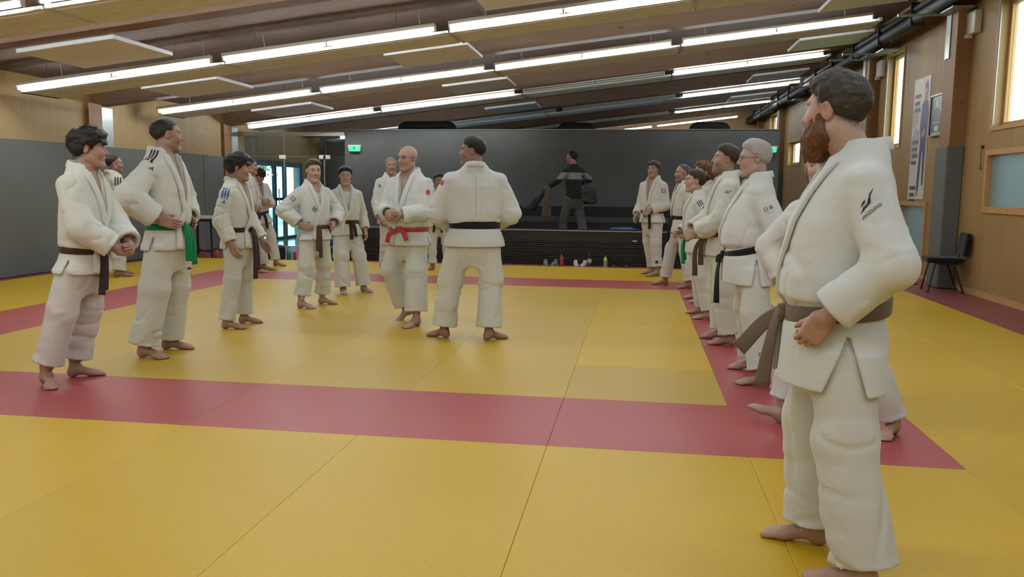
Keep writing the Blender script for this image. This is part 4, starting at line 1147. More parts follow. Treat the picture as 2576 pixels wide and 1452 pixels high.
            kp = march(lambda P: s_loft(P, JT, 2.35), (kd * .45 + V3(0, belly * .5, zb - bt * math.cos(ka)))[None], -kd[None], 60)[0] + kd * .016
            sdv = np.cross(kd, V3(0, 0, 1))
            Rk = np.stack([sdv, kd, V3(0, 0, 1)], 1) @ roty(R(18))
            def f_k(P): return smin(s_box(P, kp, (.026, .016, .022), .012, Rk), s_box(P, kp + kd * .006, (.013, .016, .027), .010, Rk), .006)
            v, q = extract(f_k, kp - .05, kp + .05, .005); np_obj('knot', np.array([Ti(p) for p in v]), q, mt, bo)
            for j, en in enumerate(S.get('ends', ((-.075, .27), (.075, .26)))):
                dx, L = en[0], en[1]; o2 = en[2] if len(en) > 2 else .02
                pts_ = [kp, kp + sdv * dx * .45 + kd * .014 + V3(0, 0, -.02), kp + sdv * dx * .75 + kd * o2 + V3(0, 0, -.35 * L), kp + sdv * dx + kd * (o2 + (en[3] if len(en) > 3 else 0)) + V3(0, 0, -L)]
                path = smooth_path(pts_, 14); fo = f_outer(path); g = grad(f_outer, path)
                push = np.maximum(.006 - fo, 0); path = path + g * push[:, None]
                tw_ = np.radians(S.get('twist', 12.) * np.linspace(.25, 1, len(path)))[:, None]; nr = kd * np.cos(tw_) + sdv * np.sin(tw_) + sdv * (.12 * (-1) ** j)
                v, q = ribbon(path, nr, by * .95, .007); e_ = np_obj('belt_end', np.array([Ti(p) for p in v]), q, belt_mat(en[4]) if len(en) > 4 else mt, bo)
    else:
        S['top_fn'](CUR, f_jk, JT, lo, hi, rj)
    CUR['head_px'] = Matrix.Translation(root.location) @ Matrix.Rotation(yaw, 4, 'Z') @ Vector(Hc.tolist())
    return CUR

# ---- small marks sewn on the cloth: shapes drawn flat, then laid on the garment surface
def decal(C, shapes, pos, nrm, up, size, mat, name='emblem', fn=None, parent=None, thick=.0012):
    """shapes: polygons [(x,y),..] in mark units; pos in local person space, pushed onto the garment"""
    fn = fn or C['f_jk']; pos = np.asarray(pos, F); nrm = unit(nrm)
    up = np.asarray(up, F); up = unit(up - nrm * float(up @ nrm)); rt = np.cross(up, nrm)
    vs_, fs = [], []
    for poly in shapes:
        n0 = len(vs_)
        if len(poly) == 4:                              # four-cornered pieces become a small grid that follows the folds
            c = [np.array(p_, float) for p_ in poly]
            nu = max(1, int(math.ceil(np.linalg.norm(c[1] - c[0]) * size / .009))); nv = max(1, int(math.ceil(np.linalg.norm(c[3] - c[0]) * size / .009)))
            pl = [(c[0] * (1 - u_) + c[1] * u_) * (1 - w_) + (c[3] * (1 - u_) + c[2] * u_) * w_ for w_ in np.linspace(0, 1, nv + 1) for u_ in np.linspace(0, 1, nu + 1)]
            fs += [tuple(n0 + k for k in (j * (nu + 1) + i, j * (nu + 1) + i + 1, (j + 1) * (nu + 1) + i + 1, (j + 1) * (nu + 1) + i)) for j in range(nv) for i in range(nu)]
        else:
            pl = [np.array(p_, float) for p_ in poly]; fs.append(tuple(range(n0, n0 + len(pl))))
        Pp = np.array([pos + rt * p[0] * size + up * p[1] * size + nrm * .06 for p in pl], F)
        Pp = march(fn, Pp, np.tile(-nrm, (len(Pp), 1)), 50, .003)
        vs_ += [tuple(p) for p in Pp]
    me = bpy.data.meshes.new(name); me.from_pydata(vs_, [], fs); me.materials.append(mat)
    o = bpy.data.objects.new(name, me); COL.objects.link(o); o.parent = parent or C['jacket']
    return o
def text_decal(C, body, pos, nrm, up, size, mat, name='lettering', fn=None, parent=None, shear=0.):
    cu = bpy.data.curves.new('t', 'FONT'); cu.body = body; cu.size = 1; cu.align_x = 'CENTER'; cu.align_y = 'CENTER'; cu.resolution_u = 2; cu.shear = shear
    to = bpy.data.objects.new('t', cu); COL.objects.link(to)
    dg = bpy.context.evaluated_depsgraph_get(); me = bpy.data.meshes.new_from_object(to.evaluated_get(dg))
    bpy.data.objects.remove(to); bpy.data.curves.remove(cu)
    n = len(me.vertices); co = np.zeros(n * 3, F); me.vertices.foreach_get('co', co); co = co.reshape(-1, 3)
    fn = fn or C['f_jk']; pos = np.asarray(pos, F); nrm = unit(nrm); up = np.asarray(up, F); up = unit(up - nrm * float(up @ nrm)); rt = np.cross(up, nrm)
    P = pos + rt * co[:, :1] * size + up * co[:, 1:2] * size + nrm * .06
    P = march(fn, P.astype(F), np.tile(-nrm, (n, 1)), 40, .0025)
    me.vertices.foreach_set('co', P.astype(F).ravel()); me.materials.clear(); me.materials.append(mat); me.update()
    me.name = name; o = bpy.data.objects.new(name, me); COL.objects.link(o); o.parent = parent or C['jacket']; return o
# ------------------------------------------------------------------ the cast
def hang(sd, x=.255, y=.03, z=.84, **k): return dict(dict(w=(sd * x, y, z), pole=(sd * .35, -1, 0), n=(-sd, .1, 0), hand='relax'), **k)
def hip(sd, x=.205, y=.05, z=.985, **k): return dict(dict(w=(sd * x, y, z), pole=(sd * 1, -.55, .0), f=(-sd * .5, .8, -.3), n=(-sd * .8, -.35, 0), hand='hip'), **k)
def front(sd, x=.07, y=.23, z=1.02, **k): return dict(dict(w=(sd * x, y, z), pole=(sd * .8, -.7, -.3), f=(-sd * .75, .55, -.15), n=(-sd * .3, -.9, -.2), hand='half'), **k)
def behind(sd, x=.10, y=-.19, z=.88, **k): return dict(dict(w=(sd * x, y, z), pole=(sd * .6, -.8, 0), f=(-sd * .6, -.15, -.75), n=(0, -1, .1), hand='half'), **k)
BLK, DBR, BRN, GRY, LGR = (.012, .010, .009), (.028, .018, .013), (.075, .035, .018), (.09, .085, .08), (.36, .34, .32)
SK1, SK2, SK3, SKP = (.36, .225, .17), (.325, .195, .145), (.28, .165, .12), (.40, .265, .21)
PEOPLE = {}
def P(key, **S): PEOPLE[key] = S
P('boy_front_left', label='boy with thick black hair clasping his hands, nearest at the left', pos=(-3.575, 4.87), phi=58, H=1.645, lean=4, tint='warm', ttint='pink', twist=45, seed=1, zb=.925, jl=.765,
  feet=[dict(w=(-3.74, 4.97), phi=85, hem=.15), dict(w=(-3.77, 4.70), phi=12, hem=.16)],
  arms=[front(-1, .05, .30, .97, hand='fist', f=(.8, .5, -.2)), front(1, .07, .27, .95, hand='half', f=(-.75, .6, -.1))], head=dict(phi=84, pitch=-2), belt='dark_brown', ends=((.05, .30), (.015, .27)), kang=0,
  skin=SK2, face=dict(hcol=BLK), hair=dict(col=BLK, thick=.017, top=.028, na=.005, plane=(-0.021, .72), fringe=.040), zV=1.16, sw=1.2, tw=1.15)
P('man_behind_boy', label='balding man with three dark shoulder stripes, half hidden behind the boy at the left', pos=(-7.41, 10.80), phi=112, H=1.72, far=True, seed=2, tint='cream',
  feet=[dict(l=(-.17, .1), phi=95, hem=.10), dict(l=(.17, -.05), phi=90, hem=.09)], arms=[hip(-1), hang(1, .22, .12, .9)], head=dict(phi=92), belt='black', skin=SK2, tw=1.25,
  hair=dict(col=DBR, thick=.004, plane=(0.031, .95), na=.001), face=dict(stubble=.35))
P('green_belt_man', label='tall man with a green belt, hands on his hips', pos=(-3.55, 5.80), phi=58, H=1.81, twist=40, seed=3, tint='warm', ttint='cream', zb=.945, jl=.775,
  feet=[dict(w=(-3.66, 5.97), phi=72, hem=.10), dict(w=(-3.66, 5.63), phi=50, hem=.10)],
  arms=[hip(-1), hip(1, .21, .07, 1.0)], head=dict(phi=102, pitch=-1), belt='green', kang=6, ends=((.0, .25, .03), (-.075, .28, .02)), skin=SK2, tw=1.26, sw=1.15,
  hair=dict(col=(.022, .019, .017), thick=.005, recede=.5, plane=(0.014, .80), na=.0015), face=dict(stubble=.3), zV=1.10)
P('blue_stripe_boy', label='dark-haired boy with blue shoulder stripes and long brown belt ends', pos=(-3.655, 7.12), phi=62, H=1.575, twist=50, seed=4, tint='warm', ttint='cream', zb=.99, jl=.80,
  feet=[dict(w=(-3.68, 7.28), phi=82), dict(w=(-3.68, 6.95), phi=70, hem=.09)], arms=[hang(-1, .22, .16, .86), hang(1, .24, .06, .85)], head=dict(phi=84, pitch=-3), belt='dark_brown', kang=-8,
  ends=((.02, .50, .035), (-.085, .42, .03)), skin=SK2, hair=dict(col=BLK, thick=.018, top=.024, na=.005, plane=(-0.021, .72), fringe=.038), zV=1.15, bwid=.05)
P('leaning_person', label='person with two black sleeve stripes, head hidden behind the blue-striped boy', pos=(-5.86, 11.75), phi=75, H=1.72, lean=4, far=True, seed=5, tint='pink',
  feet=[dict(w=(-5.72, 12.0), phi=85), dict(w=(-5.72, 11.66), phi=75)], arms=[hip(-1), hip(1, .19, .1, 1.0)], head=dict(phi=85), belt='black', skin=SK2, hair=dict(col=BLK, thick=.01))
P('bowed_person', label='dark-haired person with bowed head and folded arms before the bright door', pos=(-6.10, 12.62), phi=35, H=1.62, lean=8, roll=8, far=True, seed=6, tint='pink', ttint='cream',
  feet=[dict(w=(-5.85, 12.72), phi=70), dict(w=(-6.15, 12.5), phi=40)], arms=[front(-1, .02, .22, 1.17, f=(.9, .2, 0)), front(1, .06, .26, 1.15, f=(-.9, .2, 0))], head=dict(phi=40, pitch=-32), belt='navy', kang=15, skin=SK2,
  hair=dict(col=BLK, thick=.016, top=.008, na=.004, plane=(-0.017, .72), fringe=.035))
P('short_hair_judoka', label='short-haired judoka facing the camera with hand on hip and square shoulder badge', pos=(-3.475, 8.50), phi=32, H=1.575, twist=25, seed=7, tint='cool', ttint='cream', zb=.955, jl=.80,
  feet=[dict(w=(-3.44, 8.67), phi=75, hem=.14), dict(w=(-3.55, 8.33), phi=55, hem=.15)], arms=[hip(-1, .19, .12, .98), hip(1, .21, .05, .985)], head=dict(phi=18, pitch=-3), belt='brown', kang=10, ends=((.02, .28), (-.015, .36)),
  skin=SKP, hair=dict(col=(.06, .04, .028), thick=.006, top=.022, plane=(0.017, .80), na=.002), tee=(.55, .54, .5), teez=1.36, gw=1.02, sw=1.15, tw=1.12)
P('smiling_woman', label='smiling woman with dark hair tied back and brown belt, facing the camera', pos=(-3.57, 9.76), phi=14, H=1.535, seed=8, tint='warm', ttint='cream', zb=.985, jl=.80,
  feet=[dict(w=(-3.36, 9.82), phi=40, hem=.10), dict(w=(-3.56, 9.60), phi=5, hem=.09)], arms=[hang(-1, .26, .04, .86), behind(1, .15, -.10, 1.0)], head=dict(phi=4), belt='dark_brown', kang=-6, ends=((-.02, .24), (-.085, .20)), tw=1.25,
  skin=SKP, face=dict(jaw=.95, nose=.88), hair=dict(col=BLK, thick=.013, top=.012, plane=(0.003, .86), na=.002, balls=[((0, -.085, .085), (.032, .03, .03)), ((.06, -.03, -.05), (.022, .03, .05))]), tee=(.62, .60, .55), teez=1.41, zV=1.12)
P('grey_haired_back_man', label='grey-haired man with arms down, standing behind the bald instructor', pos=(-3.585, 11.72), phi=24, H=1.74, far=True, seed=9, tint='cool', ttint='pink',
  feet=[dict(l=(-.12, 0), phi=15), dict(l=(.12, .02), phi=30)], arms=[hang(-1), hang(1, .23, .14, .86)], head=dict(phi=8), belt='black', skin=SK2, hair=dict(col=(.20, .19, .18), thick=.006, plane=(0.033, .86), na=.0015), face=dict(brow=(.12, .11, .10), stubble=.0))
P('bald_instructor', label='bald instructor with glasses and a red belt, stepping forward with clasped hands', pos=(-2.16, 7.66), phi=-33, H=1.70, twist=-25, seed=10, tint='cool', ttint='cream', zb=.925, jl=.765, gw=1.10, gd=1.06, belly=.03,
  feet=[dict(w=(-2.05, 7.44), phi=-35, hem=.14), dict(w=(-2.22, 7.80), phi=-70, pitch=-30, z=.035, hem=.13)], arms=[front(-1, .05, .27, 1.06, hand='half'), front(1, .05, .29, 1.08, hand='grip')], head=dict(phi=-44, pitch=-4), belt='red', kang=0,
  ends=((.11, .13, .05), (-.11, .10, .05)), skin=(.38, .245, .185), face=dict(brow=(.2, .14, .1), jaw=1.05), glasses=M_BLACKM, zV=1.14, tw=1.28)
P('back_boy', label='boy with spiky dark hair at the back, between the two central men', pos=(-3.15, 12.9), phi=-8, H=1.51, far=True, seed=11, tint='warm', ttint='cream',
  feet=[dict(l=(-.14, -.05), phi=0), dict(l=(.10, .1), phi=-30)], arms=[hang(-1), hang(1)], head=dict(phi=2), belt='dark_brown', skin=SK3, hair=dict(col=BLK, thick=.009, top=.014, na=.005, plane=(0.017, .85)), zV=1.12)
P('back_turned_man', label='broad man with a black belt seen from behind, head turned left', pos=(-1.38, 6.95), phi=184, H=1.735, seed=12, tint='cool', ttint='cream', zb=.985, jl=.80, gw=1.24, gd=1.2, jw=1.02,
  feet=[dict(w=(-1.66, 6.92), phi=-125, hem=.11), dict(w=(-1.22, 6.90), phi=118, hem=.11)], arms=[front(-1, .20, .20, .98, hand='half', f=(.3, .8, -.5)), front(1, .16, .20, 1.0, hand='half')], head=dict(phi=-97, pitch=2), belt='black', bwid=.062,
  skin=SK3, neckw=1.15, hair=dict(col=BLK, thick=.006, top=.012, plane=(0.011, .62), na=.0012), face=dict(stubble=.25), tw=1.28, sw=1.25)
# the spectator's top is a sweater, built in the next section
P('walking_spectator', label='man in a dark sweater with a pale chest band walking with a bag and coat', pos=(-1.22, 16.05), z0=.30, phi=-135, H=1.75, lean=5, far=True, seed=13, shod=True,
  feet=[dict(l=(-.10, .24), phi=-130), dict(l=(.10, -.20), phi=-130)], arms=[dict(w=(-.38, .30, 1.06), pole=(-.6, -.8, -.4), n=(1, 0, 0), hand='fist'), dict(w=(.25, .14, 1.10), pole=(1, -.7, -.2), n=(-1, 0, 0), hand='fist')], head=dict(phi=-115), skin=SK3,
  hair=dict(col=BLK, thick=.008), top='sweater')
P('curly_grey_man', label='man with wavy grey hair, hand on his black belt, farthest in the right row', pos=(.24, 12.82), phi=-32, H=1.74, far=True, seed=14, tint='warm', ttint='pink', zb=.97, jl=.80,
  feet=[dict(w=(.32, 12.66), phi=-60, hem=.14), dict(w=(.26, 12.98), phi=-75, hem=.12)], arms=[front(-1, .06, .17, .99, hand='half', f=(.5, .5, -.6)), hang(1, .22, .1, .9)], head=dict(phi=-22), belt='black', kang=-10, ends=((-.03, .26), (.02, .06)),
  skin=(.37, .225, .175), hair=dict(col=(.055, .05, .046), thick=.016, top=.012, na=.008, nf=45., plane=(-0.005, .80)), zV=1.10)
P('hidden_man', label='man with cropped greying hair, one leg forward, beyond the green-belted girl', pos=(.62, 11.45), phi=-72, H=1.65, far=True, twist=-60, seed=15, tint='warm', ttint='cream', zb=.98,
  feet=[dict(w=(.72, 11.15), phi=-80, hem=.10), dict(w=(.40, 11.5), phi=-95, hem=.11)], arms=[hang(-1), hang(1)], head=dict(phi=-70), belt='black', kang=-5, ends=((.03, .2), (.10, .36)), skin=SK2, hair=dict(col=(.07, .065, .06), thick=.004, plane=(0.041, 1.0), na=.001), face=dict(stubble=.3))
P('green_belt_girl', label='girl with brown hair in a bun and a green belt in the right row', pos=(.64, 8.62), phi=-84, H=1.50, lean=5, twist=-70, seed=16, tint='cool', ttint='cream', zb=.97, jl=.78,
  feet=[dict(w=(.74, 8.46), phi=-90), dict(w=(.70, 8.85), phi=-90)], arms=[hang(-1, .22, -.06, .86), front(1)], head=dict(phi=-78, pitch=2), belt='green', kang=0, ends=((.0, .32, .04), (.03, .28)), skin=SKP, face=dict(jaw=.93, nose=.85),
  hair=dict(col=(.04, .022, .015), thick=.012, top=.006, plane=(0.001, .90), na=.003, balls=[((0, -.125, .045), (.036, .034, .034))], box=((-.12, -.18, -.13), (.12, .13, .15))), gd=1.1)
P('curly_redhead', label='person with curly reddish-brown hair behind the bun-haired girl', pos=(.76, 9.86), phi=-80, H=1.62, far=True, twist=-70, seed=17, tint='warm', ttint='cream',
  feet=[dict(w=(.80, 9.72), phi=-90), dict(w=(.76, 10.08), phi=-90)], arms=[hang(-1), hang(1)], head=dict(phi=-60, pitch=2), belt='black', skin=SKP, hair=dict(col=(.15, .065, .03), thick=.022, top=.008, na=.012, nf=48., plane=(-0.001, .84), balls=[((0, -.11, -.01), (.05, .05, .05))], box=((-.14, -.19, -.14), (.14, .13, .15))))
P('slick_hair_man', label='young stubbled man with slicked-back dark hair holding his brown belt ends', pos=(.745, 7.22), phi=-80, H=1.68, twist=-70, seed=18, tint='warm', ttint='cream', zb=.965, jl=.775,
  feet=[dict(w=(.80, 7.06), phi=-90, hem=.10), dict(w=(.76, 7.36), phi=-90)], arms=[front(-1, .10, .26, .97, hand='grip', f=(.2, .9, -.4), n=(.8, -.2, -.4)), front(1, .06, .28, .97, hand='grip')], head=dict(phi=-84, pitch=7), belt='brown', kang=0, bwid=.05,
  ends=((.03, .38, .09), (-.02, .28, .05)), skin=SK1, face=dict(stubble=.5, hcol=(.07, .045, .03), nose=1.05), hair=dict(col=(.040, .026, .019), thick=.010, top=.014, na=.0015, plane=(0.017, .62), balls=[((0, -.118, .03), (.028, .026, .028))], box=((-.12, -.18, -.13), (.12, .13, .15))), zV=1.14, tw=1.25, sw=1.15)
P('grey_glasses_man', label='stout white-haired man with glasses and black belt, hands behind his back', pos=(.81, 5.86), phi=-82, H=1.635, twist=-72, seed=19, tint='cool', ttint='warm', zb=.955, jl=.70, gw=1.06, gd=1.16, belly=.05, btilt=.045,
  feet=[dict(w=(.86, 5.60), phi=-90, hem=.12), dict(w=(.86, 6.10), phi=-88, hem=.12)], arms=[behind(-1, .21, -.13, .84, pole=(-.4, -1, 0)), behind(1, .08, -.19, .87)], head=dict(phi=-80, pitch=-2), belt='black', kang=6, ends=((.035, .37, .035), (-.02, .06, .03)), glasses=M_BLACKM,
  skin=(.38, .25, .20), face=dict(brow=(.3, .28, .26), jaw=1.06), hair=dict(col=LGR, thick=.010, top=.018, na=.0018, nf=35., plane=(0.009, .78)), tw=1.25, sw=1.22, neckw=1.1)
P('smiling_girl', label='smiling girl with dark hair stretching one leg out, half hidden behind the bearded man', pos=(1.05, 4.62), phi=-20, H=1.55, lean=-2, roll=9, seed=20, tint='cool', ttint='cool', zb=.96,
  feet=[dict(w=(1.40, 4.56), phi=-20), dict(w=(.80, 4.72), phi=-88, pitch=24, z=.012, hem=.17)], arms=[hip(-1, .26, .02, .93, pole=(-1, -.1, 0)), hip(1, .27, .03, .93, pole=(1, -.1, 0))], head=dict(phi=-8, tilt=8), belt='black', skin=SKP, face=dict(jaw=.94, nose=.86), hair=dict(col=DBR, thick=.010, plane=(.012, .84), na=.003, balls=[((.06, -.045, -.07), (.022, .03, .085)), ((-.06, -.045, -.07), (.022, .03, .085))], tails=[((0, -.09, -.02), (.03, -.10, -.14), .04, .03)], box=((-.12, -.17, -.2), (.12, .13, .15))))
P('bearded_man', label='big man with a reddish beard and brown belt in the right foreground, head turned away', pos=(.70, 2.92), phi=-80, H=1.685, lean=-2, neckf=.055, near=True, twist=-68, seed=21, tint='cool', ttint='warm', zb=.93, jl=.665, gw=1.10, gd=1.12, belly=.03, btilt=.03, jw=1.04,
  feet=[dict(w=(.75, 2.70), phi=-98, hem=.10), dict(w=(.67, 3.06), phi=-92, hem=.10)], arms=[hip(-1, .255, .085, .925, hand='half', f=(.22, .45, -.82), n=(.9, -.1, .2), pole=(-.6, -1, 0), cuff=.88), hang(1, .25, .0, .86)], head=dict(phi=-116, pitch=0), belt='taupe', kang=4, bwid=.060,
  ends=((.05, .29, .03, .02), (.10, .17, .06, .08)), skin=(.38, .235, .18), face=dict(stubble=.0), hair=dict(col=(.035, .028, .022), thick=.007, top=.024, na=.003, nf=80., plane=(.005, .70)), beard=dict(col=(.12, .052, .022), thick=.016, drop=.03), tw=1.3, sw=1.0, slit=.34, neckw=1.12)
only = globals().get('ONLY')
CAST = {}
for k, S in PEOPLE.items():
    if S.get('top') == 'sweater': continue
    if only and k not in only: continue
    CAST[k] = person(S)
# ------------------------------------------------------------------ the spectator in the sweater
def cloth_band(name, dark, pale):
    m, nt, b = new_mat(name)
    tc = nd(nt, 'ShaderNodeTexCoord'); sx = nd(nt, 'ShaderNodeSeparateXYZ'); lk(nt, tc.outputs['Object'], sx.inputs[0])
    a = nd(nt, 'ShaderNodeMath', operation='GREATER_THAN'); a.inputs[1].default_value = 1.205; lk(nt, sx.outputs[2], a.inputs[0])
    c = nd(nt, 'ShaderNodeMath', operation='LESS_THAN'); c.inputs[1].default_value = 1.335; lk(nt, sx.outputs[2], c.inputs[0])
    mu = nd(nt, 'ShaderNodeMath', operation='MULTIPLY'); lk(nt, a.outputs[0], mu.inputs[0]); lk(nt, c.outputs[0], mu.inputs[1])
    mx = nd(nt, 'ShaderNodeMix', data_type='RGBA'); mx.inputs[6].default_value = rgba(dark); mx.inputs[7].default_value = rgba(pale); lk(nt, mu.outputs[0], mx.inputs[0])
    lk(nt, mx.outputs[2], b.inputs['Base Color']); b.inputs['Roughness'].default_value = .95
    n = nd(nt, 'ShaderNodeTexNoise'); n.inputs['Scale'].default_value = 220; lk(nt, tc.outputs['Object'], n.inputs['Vector'])
    bp = nd(nt, 'ShaderNodeBump'); bp.inputs['Strength'].default_value = .4; bp.inputs['Distance'].default_value = .003; lk(nt, n.outputs['Fac'], bp.inputs['Height']); lk(nt, bp.outputs[0], b.inputs['Normal'])
    return m
M_SWEAT = cloth_band('knitted_sweater', (.012, .012, .013), (.20, .195, .195))
M_JEAN = cloth_mat('grey_jeans', (.085, .085, .08), 500, .9, .2)
M_COAT = cloth_mat('brown_coat_cloth', (.10, .065, .05), 300, .9, .3)
M_BAG = pmat('black_bag_nylon', (.012, .012, .013), .6, .2, 30, .2, 300)
M_SHOE = pmat('dark_shoe_leather', (.03, .028, .027), .5, .1, 20)
def sweater(C, f_jk, JT, lo, hi, rj):
    s, T, arms = C['s'], C['T'], C['arms']
    L = [(.80, .160, .125, 0, 0), (.95, .162, .125, 0, 0), (1.2, .175, .125, 0, 0), (1.31, .175, .118, 0, 0), (1.38, .158, .10, 0, -.01), (1.43, .12, .085, 0, -.016), (1.475, .075, .07, 0, -.02)]
    def fn(P):
        d = (s_loft(T(P), L, 2.3) + vnoise(P, (9., 9., 12.)) * .006) * s
        for a in arms:
            ax = unit(a['wr'] - a['el']); Ln = float(np.linalg.norm(a['wr'] - a['el']))
            ar = smin(s_cone(P, a['sh'], a['el'], .066 * s, .055 * s), s_cone(P, a['el'], a['wr'], .055 * s, .04 * s), .02) + vnoise(P, (12., 12., 18.)) * .004
            ar = np.maximum(ar, (P - a['el']) @ ax - Ln * .97); d = smin(d, ar, .03)
        Q = T(P); nk = np.sqrt((Q[:, 0] / .058) ** 2 + ((Q[:, 1] + .012) / .058) ** 2) - 1
        return smax(d, -np.maximum(nk * .055, -(Q[:, 2] - 1.42)) * s, .006)
    v, q = extract(fn, lo - .02, hi + .02, .011, band=2.); C['jacket'] = np_obj('sweater', v, q, M_SWEAT, C['root'])
    C['f_jk'] = fn
    for l in C['legs']:
        def fs(P):
            qv = ((P - l['org']) @ l['Rf']) / l['fs']
            d = smin(s_ell(qv, (0, -.03, .04), (.042, .055, .045)), s_ell(qv, (0, .09, .032), (.047, .10, .036)), .03)
            d = smin(d, s_cone(qv, (0, -.02, .06), (0, -.03, .14), .045, .045), .02)
            return smax(d, -qv[:, 2] - .0, .008) * l['fs']
        c0 = l['org'] + l['Rf'] @ V3(0, .04, .07); v, q = extract(fs, c0 - .22, c0 + .22, .008); np_obj('shoe', v, q, M_SHOE, C['root'])
if not only or 'walking_spectator' in only:
    S = PEOPLE['walking_spectator']; S['top_fn'] = sweater; S['trmat'] = M_JEAN
    CW = CAST['walking_spectator'] = person(S)
    M4 = Matrix.Translation(CW['root'].location) @ Matrix.Rotation(CW['root'].rotation_euler.z, 4, 'Z')
    # a dark jacket and a brown coat swing from his left hand, a bag hangs at his right hip
    wr = M4 @ Vector(CW['arms'][0]['wr'].tolist())
    def f_bag(P): return s_box(P, (0, 0, .15), (.13, .085, .15), .05) + vnoise(P, (14., 14., 14.)) * .012
    v, q = extract(f_bag, (-.18, -.13, -.04), (.18, .13, .34), .010)
    hb_ = on_y(1487, 500, 15.92)
    bag = empty('shoulder_bag', (hb_.x - .02, 15.80, hb_.z - .10)); tag(bag, 'dark shoulder bag at the right hip of the walking spectator', 'bag')
    np_obj('bag_body', v, q, M_BAG, bag)
    MB().tube([(-.09, 0, .27), (-.10, -.01, .42), (-.12, 0, .56)], .011, 6).build('strap', M_BAG, bag, smooth=True)
    def cloth_hang(dx, L, w0, w1, sd_):
        def fn(P):
            t = np.clip(-P[:, 2] / L, 0, 1); w = w0 + (w1 - w0) * t
            x = P[:, 0] - dx * t; y = P[:, 1]
            d = (np.sqrt((x / w) ** 2 + (y / .05) ** 2) - 1) * .05 + vnoise(P + sd_, (20., 20., 4.)) * .018
            return np.maximum(d, np.maximum(P[:, 2] - .02, -P[:, 2] - L - .03 * vnoise(P + sd_, (9., 9., 1.))))
        return extract(fn, (min(0, dx) - w1 - .05, -.11, -L - .06), (max(0, dx) + w1 + .05, .11, .06), .011)
    v, q = cloth_hang(-.34, .40, .06, .15, 1.)
    dj = empty('dark_jacket', (wr.x - .06, wr.y + .16, wr.z - .44)); tag(dj, 'dark jacket swinging out left from the walking spectator\'s hand', 'jacket')
    np_obj('jacket_cloth', v + V3(0, 0, .40), q, M_BAG, dj)
    v, q = cloth_hang(-.03, .58, .05, .10, 2.)
    coat = empty('brown_coat', (wr.x + .01, wr.y - .17, wr.z - .58)); tag(coat, 'brown coat hanging from the walking spectator\'s left hand', 'coat')
    np_obj('coat_cloth', v + V3(0, 0, .58), q, M_COAT, coat)
# ------------------------------------------------------------------ marks sewn on the judo suits
M_NAVY = pmat('black_thread', (.014, .014, .018), .7, 0); M_BLUE = pmat('blue_thread', (.05, .11, .36), .7, 0); M_REDT = pmat('red_thread', (.50, .05, .06), .7, 0)
M_MIZ = pmat('green_black_thread', (.012, .035, .03), .7, 0); M_PURP = pmat('purple_thread', (.20, .12, .26), .7, 0); M_PALE = pmat('pale_patch_cloth', (.55, .42, .42), .8, 0)
BARS = lambda n, w=.18, g=.34, L=1.0, sk=0.: [[(i * g - (n - 1) * g / 2 - w / 2 + sk, L / 2), (i * g - (n - 1) * g / 2 + w / 2 + sk, L / 2), (i * g - (n - 1) * g / 2 + w / 2, -L / 2), (i * g - (n - 1) * g / 2 - w / 2, -L / 2)] for i in range(n)]
TRI3 = [[(-.5, -.4), (-.34, -.1), (-.18, -.4)], [(-.26, -.02), (-.06, .3), (.16, -.4), (-.08, -.4)], [(.02, .42), (.2, .62), (.6, -.4), (.3, -.4)]]
SQ = [[(-.5, -.5), (.5, -.5), (.5, .5), (-.5, .5)]]
def arm_frame(C, side, t, out):
    """point and outward direction on the upper arm; side 0 left, 1 right; t from shoulder to elbow; out: local direction hint"""
    a = C['arms'][side]; ax = unit(a['el'] - a['sh']); p = a['sh'] + (a['el'] - a['sh']) * t
    o = np.asarray(out, F); o = unit(o - ax * float(o @ ax)); return p + o * .05, o, -ax
def to_cam(C):
    """direction from the person towards the camera, in the person's own frame"""
    l = C['root'].location; y = C['root'].rotation_euler.z
    return rotz(-y) @ unit((-l.x, -l.y, 0))
def cam_off(C, deg):
    return rotz(R(deg)) @ to_cam(C)
def has(k): return k in CAST
if has('green_belt_man'):
    C = CAST['green_belt_man']
    p = C['Ti']((.135, .0, 1.38)); decal(C, BARS(3, .10, .19, 1.0), p, (.25, -.1, 1), (-1, 0, .2), .125, M_NAVY, 'stripe_badge')
    p, o, u = arm_frame(C, 1, .12, cam_off(C, 5)); decal(C, TRI3, p, o, u, .034, M_NAVY, 'triangle_badge')
    p = C['Ti']((.10, .16, .83)); decal(C, TRI3, p, (.35, 1, 0), (0, 0, 1), .022, M_NAVY, 'triangle_badge'); decal(C, BARS(3, .2, .34, 1., .3), p - V3(0, 0, .032), (.35, 1, 0), (0, 0, 1), .024, M_NAVY, 'stripe_badge')
    e = [o_ for o_ in C['root'].children if o_.name.startswith('belt')][0]
    en = [o_ for o_ in e.children if o_.name.startswith('belt_end')][0]
    co = np.array([v_.co[:] for v_ in en.data.vertices], F); q = co[-6:].mean(0); n_ = to_cam(C)
    def near_end(P): return np.sqrt(((P - q) ** 2).sum(1)) - .0
    rt_ = np.cross(V3(0, 0, 1), n_)
    MB().add([tuple(q + n_ * .012 + rt_ * a * .020 + V3(0, 0, b)) for a, b in ((-1, -.07), (1, -.07), (1, .0), (-1, .0))], [(0, 1, 2, 3)]).build('belt_label', M_PALE, e)
    MB().add([tuple(q + n_ * .014 + rt_ * a * .014 + V3(0, 0, b)) for a, b in ((-1, -.062), (1, -.062), (1, -.048), (-1, -.048))], [(0, 1, 2, 3)]).build('belt_label', M_NAVY, e)
